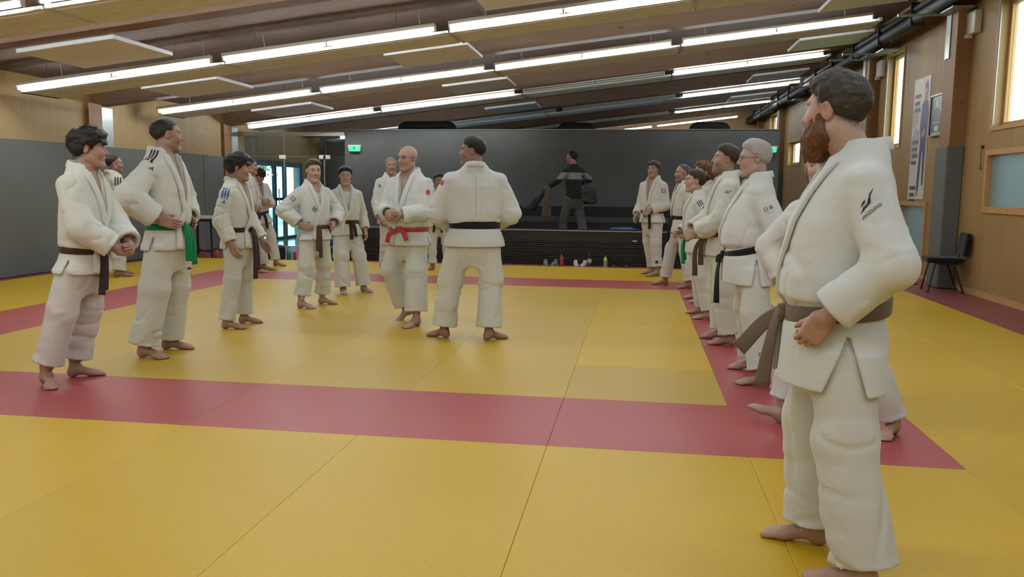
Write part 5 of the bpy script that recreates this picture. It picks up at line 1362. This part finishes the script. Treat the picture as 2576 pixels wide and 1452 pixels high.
if has('blue_stripe_boy'):
    C = CAST['blue_stripe_boy']
    p, o, u = arm_frame(C, 1, .06, cam_off(C, -12)); decal(C, BARS(3, .13, .24, 1.), p, o, u, .10, M_BLUE, 'stripe_badge')
    p, o, u = arm_frame(C, 1, .36, cam_off(C, -12)); decal(C, TRI3, p, o, u, .034, M_BLUE, 'triangle_badge')
if has('man_behind_boy'):
    C = CAST['man_behind_boy']; p, o, u = arm_frame(C, 1, .05, cam_off(C, 0)); decal(C, BARS(3, .13, .26, 1.), p, o, u, .13, M_NAVY, 'stripe_badge')
if has('leaning_person'):
    C = CAST['leaning_person']; a = C['arms'][1]; p = a['el'] + (a['wr'] - a['el']) * .45; o = cam_off(C, 10); decal(C, [[(-.5, .12), (.5, .12), (.5, .3), (-.5, .3)], [(-.5, -.3), (.5, -.3), (.5, -.12), (-.5, -.12)]], p + o * .05, o, (0, 0, 1), .10, M_NAVY, 'stripe_badge')
if has('short_hair_judoka'):
    C = CAST['short_hair_judoka']; p, o, u = arm_frame(C, 1, .42, cam_off(C, -10))
    decal(C, SQ, p, o, u, .052, M_PURP, 'shoulder_badge'); b_ = decal(C, [[(-.36, .05), (.36, .05), (.36, .34), (-.36, .34)], [(-.36, -.34), (.36, -.34), (.36, -.06), (-.36, -.06)]], p + o * .001, o, u, .052, M_PALE, 'badge_stripe')
    for v_ in b_.data.vertices: v_.co = v_.co + Vector((o * .002).tolist())
    p = C['Ti']((.085, .17, 1.19)); n_ = (.25, 1, 0)
    for k, (L, dx) in enumerate(((.5, -.1), (1.0, .05), (.9, .2), (.5, .35))): decal(C, [[(-L / 2, -.07), (L / 2, -.07), (L / 2, .07), (-L / 2, .07)]], p + V3(-.02 * dx, 0, -.016 * k), n_, (0.12, 0, 1), .055, M_NAVY, 'chest_embroidery')
    p = C['Ti']((.03, .16, .835)); decal(C, TRI3, p, (.2, 1, 0), (0, 0, 1), .026, M_NAVY, 'triangle_badge')
if has('grey_haired_back_man'):
    C = CAST['grey_haired_back_man']; p, o, u = arm_frame(C, 1, .18, cam_off(C, 0)); decal(C, BARS(2, .3, .5, 1.), p, o, u, .04, M_NAVY, 'shoulder_badge')
if has('bald_instructor'):
    C = CAST['bald_instructor']; p, o, u = arm_frame(C, 0, .36, cam_off(C, 15)); decal(C, [[(.5 * math.cos(t) * .75, .5 * math.sin(t)) for t in np.linspace(0, 2 * PI, 15)[:-1]]], p, o, u, .058, M_REDT, 'red_badge')
if has('back_turned_man'):
    C = CAST['back_turned_man']; p, o, u = arm_frame(C, 0, .15, cam_off(C, -55)); decal(C, [[(-.5, -.3), (.5, -.3), (.3, .4), (-.3, .4)]], p, o, u, .06, M_REDT, 'red_badge')
    M_SEAM = pmat('seam_thread', (.40, .39, .35), .8, 0)
    decal(C, [[(-.007, -.5), (.007, -.5), (.007, .5), (-.007, .5)]], C['Ti']((0, -.15, 1.22)), (0, -1, 0), (0, 0, 1), .34, M_SEAM, 'back_seam')
if has('curly_grey_man'):
    C = CAST['curly_grey_man']; p, o, u = arm_frame(C, 0, .28, cam_off(C, 0)); decal(C, SQ, p, o, u, .062, M_PURP, 'shoulder_badge'); b_ = decal(C, [[(-.3, -.3), (.3, -.3), (.3, .3), (-.3, .3)]], p, o, u, .062, M_PALE, 'badge_centre')
    for v_ in b_.data.vertices: v_.co = v_.co + Vector((o * .002).tolist())
    l = C['legs'][0]; hm = C['hems'][0]; p = l['knee'] + (hm - l['knee']) * .78; decal(C, SQ, p + cam_off(C, 0) * .06, cam_off(C, 0), (0, 0, 1), .04, M_NAVY, 'leg_badge', C['f_tr'], C['trousers'])
if has('green_belt_girl'):
    C = CAST['green_belt_girl']; p, o, u = arm_frame(C, 0, .05, cam_off(C, 8)); decal(C, BARS(3, .13, .32, 1.), p, o, u, .06, M_NAVY, 'stripe_badge'); p, o, u = arm_frame(C, 0, .30, cam_off(C, 8)); decal(C, TRI3, p, o, u, .034, M_NAVY, 'triangle_badge')
SWOOSH = [[(-.55, -.18), (-.30, -.05), (-.05, -.02), (.25, .22), (.55, .34), (.22, .12), (.05, -.10), (-.25, -.14)], [(-.35, .02), (-.10, .05), (-.02, .16), (-.22, .12)]]
if has('slick_hair_man'):
    C = CAST['slick_hair_man']; p, o, u = arm_frame(C, 0, .18, cam_off(C, -8)); decal(C, SWOOSH, p, o, u, .06, M_MIZ, 'swoosh_badge')
if has('grey_glasses_man'):
    C = CAST['grey_glasses_man']; p, o, u = arm_frame(C, 0, .42, cam_off(C, 5))
    text_decal(C, '\u65e5\u672c', p, o, u, .034, M_NAVY, 'lettering'); text_decal(C, '\u30b9\u30dd\u30fc\u30c4', p - u * .029, o, u, .013, M_NAVY, 'lettering')
    l = C['legs'][0]; hm = C['hems'][0]; o = cam_off(C, 8); p = l['knee'] + (hm - l['knee']) * .70 + o * .06
    text_decal(C, '\u65e5\u672c', p, o, (0, 0, 1), .032, M_NAVY, 'lettering', C['f_tr'], C['trousers']); text_decal(C, '\u30b9\u30dd\u30fc\u30c4', p - V3(0, 0, .026), o, (0, 0, 1), .011, M_NAVY, 'lettering', C['f_tr'], C['trousers'])
if has('bearded_man'):
    C = CAST['bearded_man']; p, o, u = arm_frame(C, 0, .34, cam_off(C, -8))
    u2 = unit(u + np.cross(u, o) * -.42)
    decal(C, SWOOSH, p + u * .012, o, u2, .075, M_MIZ, 'swoosh_badge'); text_decal(C, 'mizuno', p - u * .018, o, u2, .024, M_MIZ, 'lettering', shear=.2)
# ================================================================== loose things round the mats
Z0 = -.045
def bottle(name, x, y, prof, mat, lab, cap=None, capm=None, band=None, n=16):
    b = empty(name, (x, y, Z0)); tag(b, lab, 'bottle', 'drink bottles on the floor')
    MB().lathe(prof, n).build('bottle_body', mat, b, smooth=True)
    if cap: MB().lathe(cap, n).build('cap', capm, b, smooth=True)
    if band: MB().lathe(band[0], n).build('paper_label', band[1], b, smooth=True)
    return b
M_PLAS = pmat('red_plastic', (.38, .05, .045), .4, .05); M_CLEAR = glassmat('clear_plastic', (.86, .90, .90), .10, .1); M_LIME = pmat('lime_plastic', (.55, .62, .03), .4, 0)
M_GREYP = pmat('grey_bottle_plastic', (.30, .33, .32), .4, .05); M_LBL = pmat('pink_white_label', (.62, .46, .46), .6, .1, 30); M_GRNP = pmat('green_plastic', (.03, .22, .10), .35, .05); M_BLUP = pmat('blue_plastic', (.04, .10, .32), .5, .05)
YB_ = 14.30
bx_ = lambda px: on_y(px, 655, YB_).x
bottle('sports_bottle', bx_(1413), YB_, [(.030, 0), (.036, .01), (.036, .08), (.031, .10), (.036, .12), (.036, .155), (.022, .175)], M_PLAS, 'red sports bottle on the floor before the black bench', [(.020, .175), (.022, .20), (.010, .205), (.010, .222), (.004, .225)], M_PLAS)
bottle('water_bottle', bx_(1483), YB_, [(.028, 0), (.034, .008), (.034, .07), (.031, .08), (.034, .09), (.034, .15), (.024, .185), (.013, .20), (.013, .215)], M_CLEAR, 'clear water bottle with pale label beside the sneakers', [(.015, .213), (.015, .232), (.013, .235)], M_BLUP, ([(.0348, .085), (.0352, .09), (.0352, .145), (.0345, .148)], M_LBL))
bottle('sports_bottle', bx_(1523), YB_, [(.030, 0), (.034, .01), (.034, .06), (.030, .075), (.034, .09), (.034, .125)], M_GREYP, 'grey sports bottle with a yellow-green top, rightmost on the floor', [(.035, .125), (.035, .14), (.026, .165), (.012, .178), (.011, .20), (.005, .204)], M_LIME)
# shoes built from an implicit shape
def f_sneak(P):
    d = smin(s_ell(P, (0, -.075, .045), (.036, .06, .050)), s_ell(P, (0, .07, .032), (.043, .085, .036)), .04)
    d = smin(d, s_cone(P, (0, -.08, .05), (0, -.09, .095), .036, .034), .02)
    d = smax(d, -s_ell(P, (0, -.07, .125), (.024, .042, .036)), .012)
    return smax(d, -P[:, 2], .004)
sn_v, sn_q = extract(f_sneak, (-.07, -.17, -.02), (.07, .19, .14), .006)
M_SNW = pmat('white_shoe_mesh', (.50, .46, .44), .7, .12, 40, .2, 400); M_SNP = pmat('pink_trim', (.40, .18, .20), .6, .1); M_SNG = pmat('grey_shoe_mesh', (.16, .17, .16), .7, .3, 25, .2, 400)
def sneaker(x, y, rot, mat, trim, lab, grp, z=Z0):
    o = empty('sneaker', (x, y, z), rot); tag(o, lab, 'shoe', grp)
    np_obj('upper', sn_v, sn_q, mat, o)
    sole = MB(); pts = [(.034 * math.sin(t) * (1.15 if math.cos(t) > 0 else 1), .155 * math.cos(t) - .0, ) for t in np.linspace(0, 2 * PI, 22)[:-1]]
    n = len(pts); sole.add([(a * 1.12, b * 1.02, 0) for a, b in pts] + [(a * 1.12, b * 1.02, .018) for a, b in pts], [tuple(range(n))[::-1], tuple(range(n, 2 * n))] + [(i, (i + 1) % n, n + (i + 1) % n, n + i) for i in range(n)])
    sole.build('sole', M_WHITE, o)
    for k in range(4): MB().tube([(-.022, .02 + k * .018, .068 - k * .006), (0, .02 + k * .018, .074 - k * .006), (.022, .02 + k * .018, .068 - k * .006)], .0035, 5).build('lace', M_WHITE, o)
    MB().box(.030, .0395, -.06, .05, .025, .038).build('side_stripe', trim, o); MB().box(-.0395, -.030, -.06, .05, .025, .038).build('side_stripe', trim, o)
sneaker(bx_(1449), YB_ + .04, R(190), M_SNW, M_SNP, 'white sneaker with pink trim, left of its pair by the water bottle', 'white sneakers before the bench')
sneaker(bx_(1468), YB_ + .02, R(168), M_SNW, M_SNP, 'white sneaker with pink trim, right of its pair by the water bottle', 'white sneakers before the bench')
sneaker(bx_(1373), YB_ + .04, R(192), M_SNG, M_WHITE, 'grey and white sneaker, left of the pair beside the red bottle', 'grey sneakers before the bench')
sneaker(bx_(1394), YB_ + .05, R(168), M_SNG, M_WHITE, 'grey and white sneaker, right of the pair beside the red bottle', 'grey sneakers before the bench')
def flat_shoe(px, lab):
    o = empty('flip_flop', (bx_(px), YB_ + .02, Z0), R(70)); tag(o, lab, 'sandal', 'dark sandals at the mat edge')
    s_ = MB(); pts = [(.042 * math.sin(t), .125 * math.cos(t)) for t in np.linspace(0, 2 * PI, 20)[:-1]]; n = len(pts)
    s_.add([(a, b, 0) for a, b in pts] + [(a, b, .018) for a, b in pts], [tuple(range(n))[::-1], tuple(range(n, 2 * n))] + [(i, (i + 1) % n, n + (i + 1) % n, n + i) for i in range(n)]); s_.build('sole', M_SHOE, o)
    MB().tube([(-.038, .0, .018), (-.02, .04, .045), (0, .07, .02), (.02, .04, .045), (.038, .0, .018)], .006, 6).build('strap', M_PLAS, o)
flat_shoe(1548, 'dark sandal nearest the yellow-topped bottle'); flat_shoe(1580, 'dark sandal farther right of the yellow-topped bottle')
# blue garment and a small flat white patch on the black bench
def f_cl(P): return np.maximum(s_ell(P, (0, 0, 0), (.26, .10, .045)) + vnoise(P, (14., 14., 14.)) * .022, -P[:, 2])
v, q = extract(f_cl, (-.32, -.16, -.02), (.32, .16, .09), .010)
xb = on_y(1568, 577, 14.85).x
g = empty('blue_garment', (xb, 14.87, Z0 + .638)); tag(g, 'crumpled blue garment lying on the black bench', 'garment'); np_obj('cloth', v, q, cloth_mat('blue_cloth', (.05, .075, .20), 300), g)
xp = on_y(1597, 607, 14.64).x
tag(MB().box(-.04, .04, -.004, 0, -.012, .012).build('white_patch', M_WHITE, None, loc=(xp, 14.645, on_y(1597, 607, 14.64).z)), 'small white patch on the front of the black bench', 'tag')

# ---- round table with bottle by the left wall
tb = empty('round_table', (-8.12, 14.5, Z0)); tag(tb, 'grey-topped table with dark pedestal by the padded left wall', 'table')
M_TOP = pmat('pale_table_top', (.42, .42, .40), .3, .05)
MB().lathe([(.60, .745), (.62, .75), (.62, .772), (.60, .777)], 40).build('table_top', M_TOP, tb, smooth=True)
MB().lathe([(.57, .70), (.57, .742)], 32).build('apron', M_BLACKM, tb)
for a in range(4):
    an = PI / 4 + a * PI / 2; c_, s_ = math.cos(an), math.sin(an)
    MB().tube([(.44 * c_, .44 * s_, .72), (.46 * c_, .46 * s_, .02)], .022, 8).build('leg', M_BLACKM, tb)
MB().tube([(-.32, -.32, .12), (.32, .32, .12)], .012, 6).build('stretcher', M_BLACKM, tb); MB().tube([(-.32, .32, .12), (.32, -.32, .12)], .012, 6).build('stretcher', M_BLACKM, tb)
bo = bottle('water_bottle', -8.45, 14.35, [(.030, 0), (.036, .01), (.036, .15), (.028, .19), (.014, .22), (.014, .235)], M_CLEAR, 'clear water bottle standing on the table by the left wall', [(.016, .233), (.016, .255)], M_WHITE)
bo.location.z = Z0 + .777
bottle('sports_bottle', -7.62, 14.02, [(.034, 0), (.038, .01), (.038, .16), (.02, .19)], M_PLAS, 'red bottle on the floor below the table', [(.02, .19), (.02, .22)], M_BLACKM)
# ---- bags and bottles by the glass door
def f_gb(P): return np.maximum(s_box(P, (0, 0, .13), (.27, .14, .14), .07) + vnoise(P, (9., 9., 9.)) * .02, -P[:, 2])
gv, gq = extract(f_gb, (-.34, -.2, -.02), (.34, .2, .32), .012)
def gym_bag(px, y, mat, lab):
    o = empty('gym_bag', (on_y(px, 640, y).x, y, Z0), R(12)); tag(o, lab, 'bag', 'sports bags by the glass door')
    np_obj('bag_body', gv, gq, mat, o); MB().tube([(-.14, -.12, .24), (-.1, -.13, .34), (.1, -.13, .34), (.14, -.12, .24)], .012, 6).build('handle', M_BLACKM, o, smooth=True)
    decal(dict(jacket=o, f_jk=f_gb), TRI3, (0.05, -.16, .14), (0, -1, 0), (0, 0, 1), .06, M_WHITE, 'triangle_badge', f_gb, o)
gym_bag(838, 14.32, M_BAG, 'black sports bag with white triangle mark behind the smiling woman')
gym_bag(820, 16.3, pmat('blue_nylon', (.02, .05, .16), .6, .1, 20), 'dark blue bag behind the short-haired judoka')
gym_bag(680, 14.45, M_BAG, 'black bag left of the green bottle before the bright door')
gym_bag(640, 14.9, pmat('grey_print_nylon', (.12, .13, .16), .7, .6, 25), 'grey patterned bag behind the legs of the leaning pair')
xg = on_y(727, 640, 14.3).x
bottle('sports_bottle', xg, 14.3, [(.040, 0), (.044, .01), (.044, .13), (.040, .15)], M_GRNP, 'green bottle with a cyan top before the bright door', [(.040, .15), (.042, .16), (.034, .20), (.015, .22), (.014, .25)], pmat('cyan_plastic', (.05, .42, .45), .4, 0))
bottle('sports_bottle', xg + .10, 14.32, [(.026, 0), (.03, .01), (.03, .13), (.02, .16)], M_PLAS, 'small red bottle right of the green bottle', [(.016, .16), (.016, .19)], M_WHITE)

# ---- black padded chair by the right post
ch = empty('chair', (4.20, 12.02, Z0)); tag(ch, 'black padded stacking chair against the right wall', 'chair')
M_SEATF = cloth_mat('black_seat_fabric', (.012, .012, .012), 500, .9, .2)
def f_seat(P): return s_box(P, (0, 0, .445), (.23, .225, .038), .034)
v, q = extract(f_seat, (-.27, -.27, .39), (.27, .27, .50), .009); np_obj('seat', v, q, M_SEATF, ch)
def f_bk(P): 
    Q = P.copy(); Q[:, 0] = Q[:, 0] - .24 - .12 * (Q[:, 2] - .6); return s_box(Q, (0, 0, .665), (.03, .22, .155), .028) if True else 0
v, q = extract(f_bk, (.15, -.26, .47), (.33, .26, .86), .009); np_obj('backrest', v, q, M_SEATF, ch)
for sy_ in (-1, 1):
    MB().tube([(-.20, sy_ * .235, 0), (-.13, sy_ * .215, .40), (-.10, sy_ * .21, .41)], .0115, 8).build('leg', M_BLACK, ch, smooth=True)
    MB().tube([(.24, sy_ * .225, 0), (.10, sy_ * .215, .40), (.07, sy_ * .21, .41)], .0115, 8).build('leg', M_BLACK, ch, smooth=True)
    MB().tube([(-.14, sy_ * .213, .40), (.16, sy_ * .213, .40), (.235, sy_ * .2, .44), (.255, sy_ * .18, .60)], .0115, 8).build('side_rail', M_BLACK, ch, smooth=True)
    for x in (-.20, .24): MB().tube([(x, sy_ * .235 if x < 0 else sy_ * .225, 0), (x, sy_ * .235 if x < 0 else sy_ * .225, .025)], .015, 8).build('rubber_foot', M_BLACKM, ch)
ch.rotation_euler.z = R(-8)

# ---- poster, framed picture, boxes and pull cord on the right wall
XW = XRW - .004
po = empty('poster', (XW, 14.27, 1.21)); tag(po, 'tall white poster of a judoka in blue on the right wall', 'poster')
PW, PH = .76, 1.94
rect = lambda y0, y1, z0, z1, x=0: [(x, y0, z0), (x, y1, z0), (x, y1, z1), (x, y0, z1)]
M_POST_ = pmat('poster_paper', (.62, .58, .50), .5, .12, 2.5); M_PNAV = pmat('printed_navy', (.035, .03, .12), .5, .1, 4); M_PSKIN = pmat('printed_skin', (.42, .20, .10), .5, 0); M_PTXT = pmat('printed_dark_text', (.05, .04, .06), .5, 0); M_PLIL = pmat('printed_lilac', (.42, .36, .45), .5, .2, 3)
MB().box(-.002, .002, -PW / 2, PW / 2, 0, PH).build('sheet', M_POST_, po)
def pshape(poly, m, nm, k=1): MB().add([(-.003 - .0006 * k, -a, b) for a, b in poly], [tuple(range(len(poly)))]).build(nm, m, po)
# (a: to the right seen from the room, b: height)
pshape([(-.37, .55), (-.05, .75), (.0, 1.1), (-.2, 1.15), (-.37, .95)], M_PLIL, 'printed_shape', 1)
pshape([(-.37, 1.15), (-.1, 1.2), (-.12, 1.5), (-.3, 1.55), (-.37, 1.4)], M_PLIL, 'printed_shape', 1)
fig = [(.02, .14), (.10, .14), (.17, .75), (.21, .75), (.25, .22), (.31, .22), (.33, .9), (.34, 1.1), (.36, 1.35), (.33, 1.52), (.25, 1.58), (.15, 1.58), (.05, 1.5), (.02, 1.2), (.06, .95)]
pshape(fig, M_PNAV, 'printed_figure', 2)
pshape([(.16, 1.56), (.26, 1.56), (.285, 1.68), (.27, 1.80), (.21, 1.83), (.155, 1.80), (.14, 1.68)], M_PSKIN, 'printed_face', 3)
pshape([(.145, 1.74), (.21, 1.77), (.28, 1.74), (.275, 1.84), (.215, 1.87), (.15, 1.84)], M_PTXT, 'printed_hair', 4)
pshape([(.12, .98), (.24, 1.0), (.28, 1.09), (.20, 1.12), (.12, 1.06)], M_PSKIN, 'printed_hands', 3)
pshape([(.0, .06), (.10, .06), (.10, .14), (.03, .14)], M_PSKIN, 'printed_foot', 3)
for z, n in ((1.66, 3), (.82, 4), (.18, 3)):
    for k in range(n):
        zz = z - k * .11 + (.0 if n == 3 else .1); w_ = .10 + .03 * ((k * 7) % 3)
        for j in range(6):
            a0 = -.30 + j * .048
            if j % 6 == 5 and k % 2: continue
            pshape([(a0, zz - .03), (a0 + .036, zz - .03), (a0 + .036, zz + .03), (a0, zz + .03)], M_PTXT, 'printed_text', 2)
pf = empty('picture_frame', (XRW, 13.46, 2.17)); tag(pf, 'black framed monochrome portrait beside the tall poster', 'picture')
M_PHG = pmat('grey_photo_paper', (.22, .22, .21), .4, .2, 6); M_PHD = pmat('black_photo_ink', (.012, .012, .012), .4, 0); M_PHL = pmat('white_photo_paper', (.55, .55, .52), .4, .05)
for a, b, c_, d_ in ((-.27, -.245, 0, .63), (.245, .27, 0, .63), (-.245, .245, 0, .025), (-.245, .245, .605, .63)): MB().box(-.05, 0, a, b, c_, d_).build('frame_bar', M_BLACK, pf)
MB().box(-.03, -.004, -.245, .245, .025, .605).build('photo_mount', M_PHL, pf); MB().box(-.0315, -.0302, -.215, .215, .05, .58).build('photograph', M_PHG, pf)
def fshape(poly, m, nm, k=1): MB().add([(-.032 - .0006 * k, -a, b) for a, b in poly], [tuple(range(len(poly)))]).build(nm, m, pf)
fshape([(-.18, .06), (.18, .06), (.17, .30), (.10, .40), (.03, .43), (-.03, .43), (-.10, .40), (-.17, .30)], M_PHD, 'photo_figure')
fshape([(.045 * math.cos(t), .485 + .06 * math.sin(t)) for t in np.linspace(0, 2 * PI, 16)[:-1]], M_PHL, 'photo_face', 2)
fshape([(-.16, .20), (.14, .20), (.14, .215), (-.16, .215)], M_PHL, 'photo_detail', 2); fshape([(-.06, .08), (.08, .08), (.10, .14), (.0, .17), (-.08, .13)], M_PHL, 'photo_detail', 2)
for y, lab in ((12.25, 'white emergency lamp box on the wall above the black chair'), (16.55, 'white emergency lamp box between the far post and window')):
    bxo = empty('emergency_lamp', (XRW, y, 3.42)); tag(bxo, lab, 'lamp box', 'white lamp boxes on the right wall')
    MB().box(-.09, 0, -.16, .16, .04, .34, bev=.012).build('case', M_WHITE, bxo); MB().box(-.11, -.02, .06, .14, 0, .06, bev=.01).build('lamp_head', M_WHITE, bxo)
pc = empty('pull_cord', (XRW - .02, 11.72, 1.62)); tag(pc, 'dark window pull cord hanging left of the low window', 'cord')
MB().tube([(0, 0, .30), (-.012, -.01, .2), (0, .006, .1), (0, 0, .04)], .004, 6).build('cord', M_BLACKM, pc); MB().tube([(0, 0, .04), (0, 0, 0)], .010, 8).build('handle', M_BLACK, pc); MB().box(-.01, .02, -.02, .02, .28, .32).build('bracket', M_BLACKM, pc)
tbz = on_z(2262, 713, Z0)
tl = empty('tablet', (tbz.x + .05, tbz.y, Z0), R(25)); tag(tl, 'dark tablet lying on the red floor near the padded post', 'tablet')
MB().box(-.13, .13, -.17, .17, 0, .014, bev=.005).build('case', M_BLACK, tl); MB().box(-.11, .11, -.15, .15, .014, .0155).build('screen', pmat('dark_screen', (.03, .035, .04), .1, 0), tl)
MB().box(-.05, .02, -.2, -.17, 0, .02).build('charger', M_WHITE, tl)

# ---- trees outside the exit door
M_LEAF = pmat('leaves', (.10, .24, .05), .7, .5, 4); M_BARK = pmat('bark', (.10, .07, .05), .9, .2, 8)
def tree(x, y, h, r, seed, lab):
    rng = np.random.default_rng(seed)
    o = empty('tree', (x, y, -.06)); tag(o, lab, 'tree', 'trees outside the exit door')
    MB().tube([(0, 0, 0), (.05, 0, h * .4), (0, .05, h * .8)], [.12, .09, .04], 8).build('trunk', M_BARK, o, smooth=True)
    n = 2600; c_ = rng.normal(size=(n, 3)); c_ /= np.linalg.norm(c_, axis=1)[:, None]; c_ *= (rng.random(n) ** .4)[:, None] * np.array([r, r, r * .8]); c_[:, 2] += h * .75
    d1 = rng.normal(size=(n, 3)); d1 /= np.linalg.norm(d1, axis=1)[:, None]; d2 = np.cross(d1, rng.normal(size=(n, 3))); d2 /= np.linalg.norm(d2, axis=1)[:, None]
    sz = .07 + .05 * rng.random(n)[:, None]
    vv = np.stack([c_ - d1 * sz, c_ + d2 * sz * .5, c_ + d1 * sz, c_ - d2 * sz * .5], 1).reshape(-1, 3)
    cr_ = np_obj('crown', vv.astype(F), np.arange(n * 4).reshape(-1, 4), M_LEAF, o); cr_['kind'] = 'stuff'
tree(-15.5, 27.0, 3.6, 1.5, 1, 'leafy tree outside the exit door, nearest the glass'); tree(-18.5, 36.0, 4.2, 2.0, 2, 'taller leafy tree farther behind outside the exit door'); tree(-23.5, 33.0, 3.5, 1.5, 3, 'small leafy tree at the left outside the exit door')
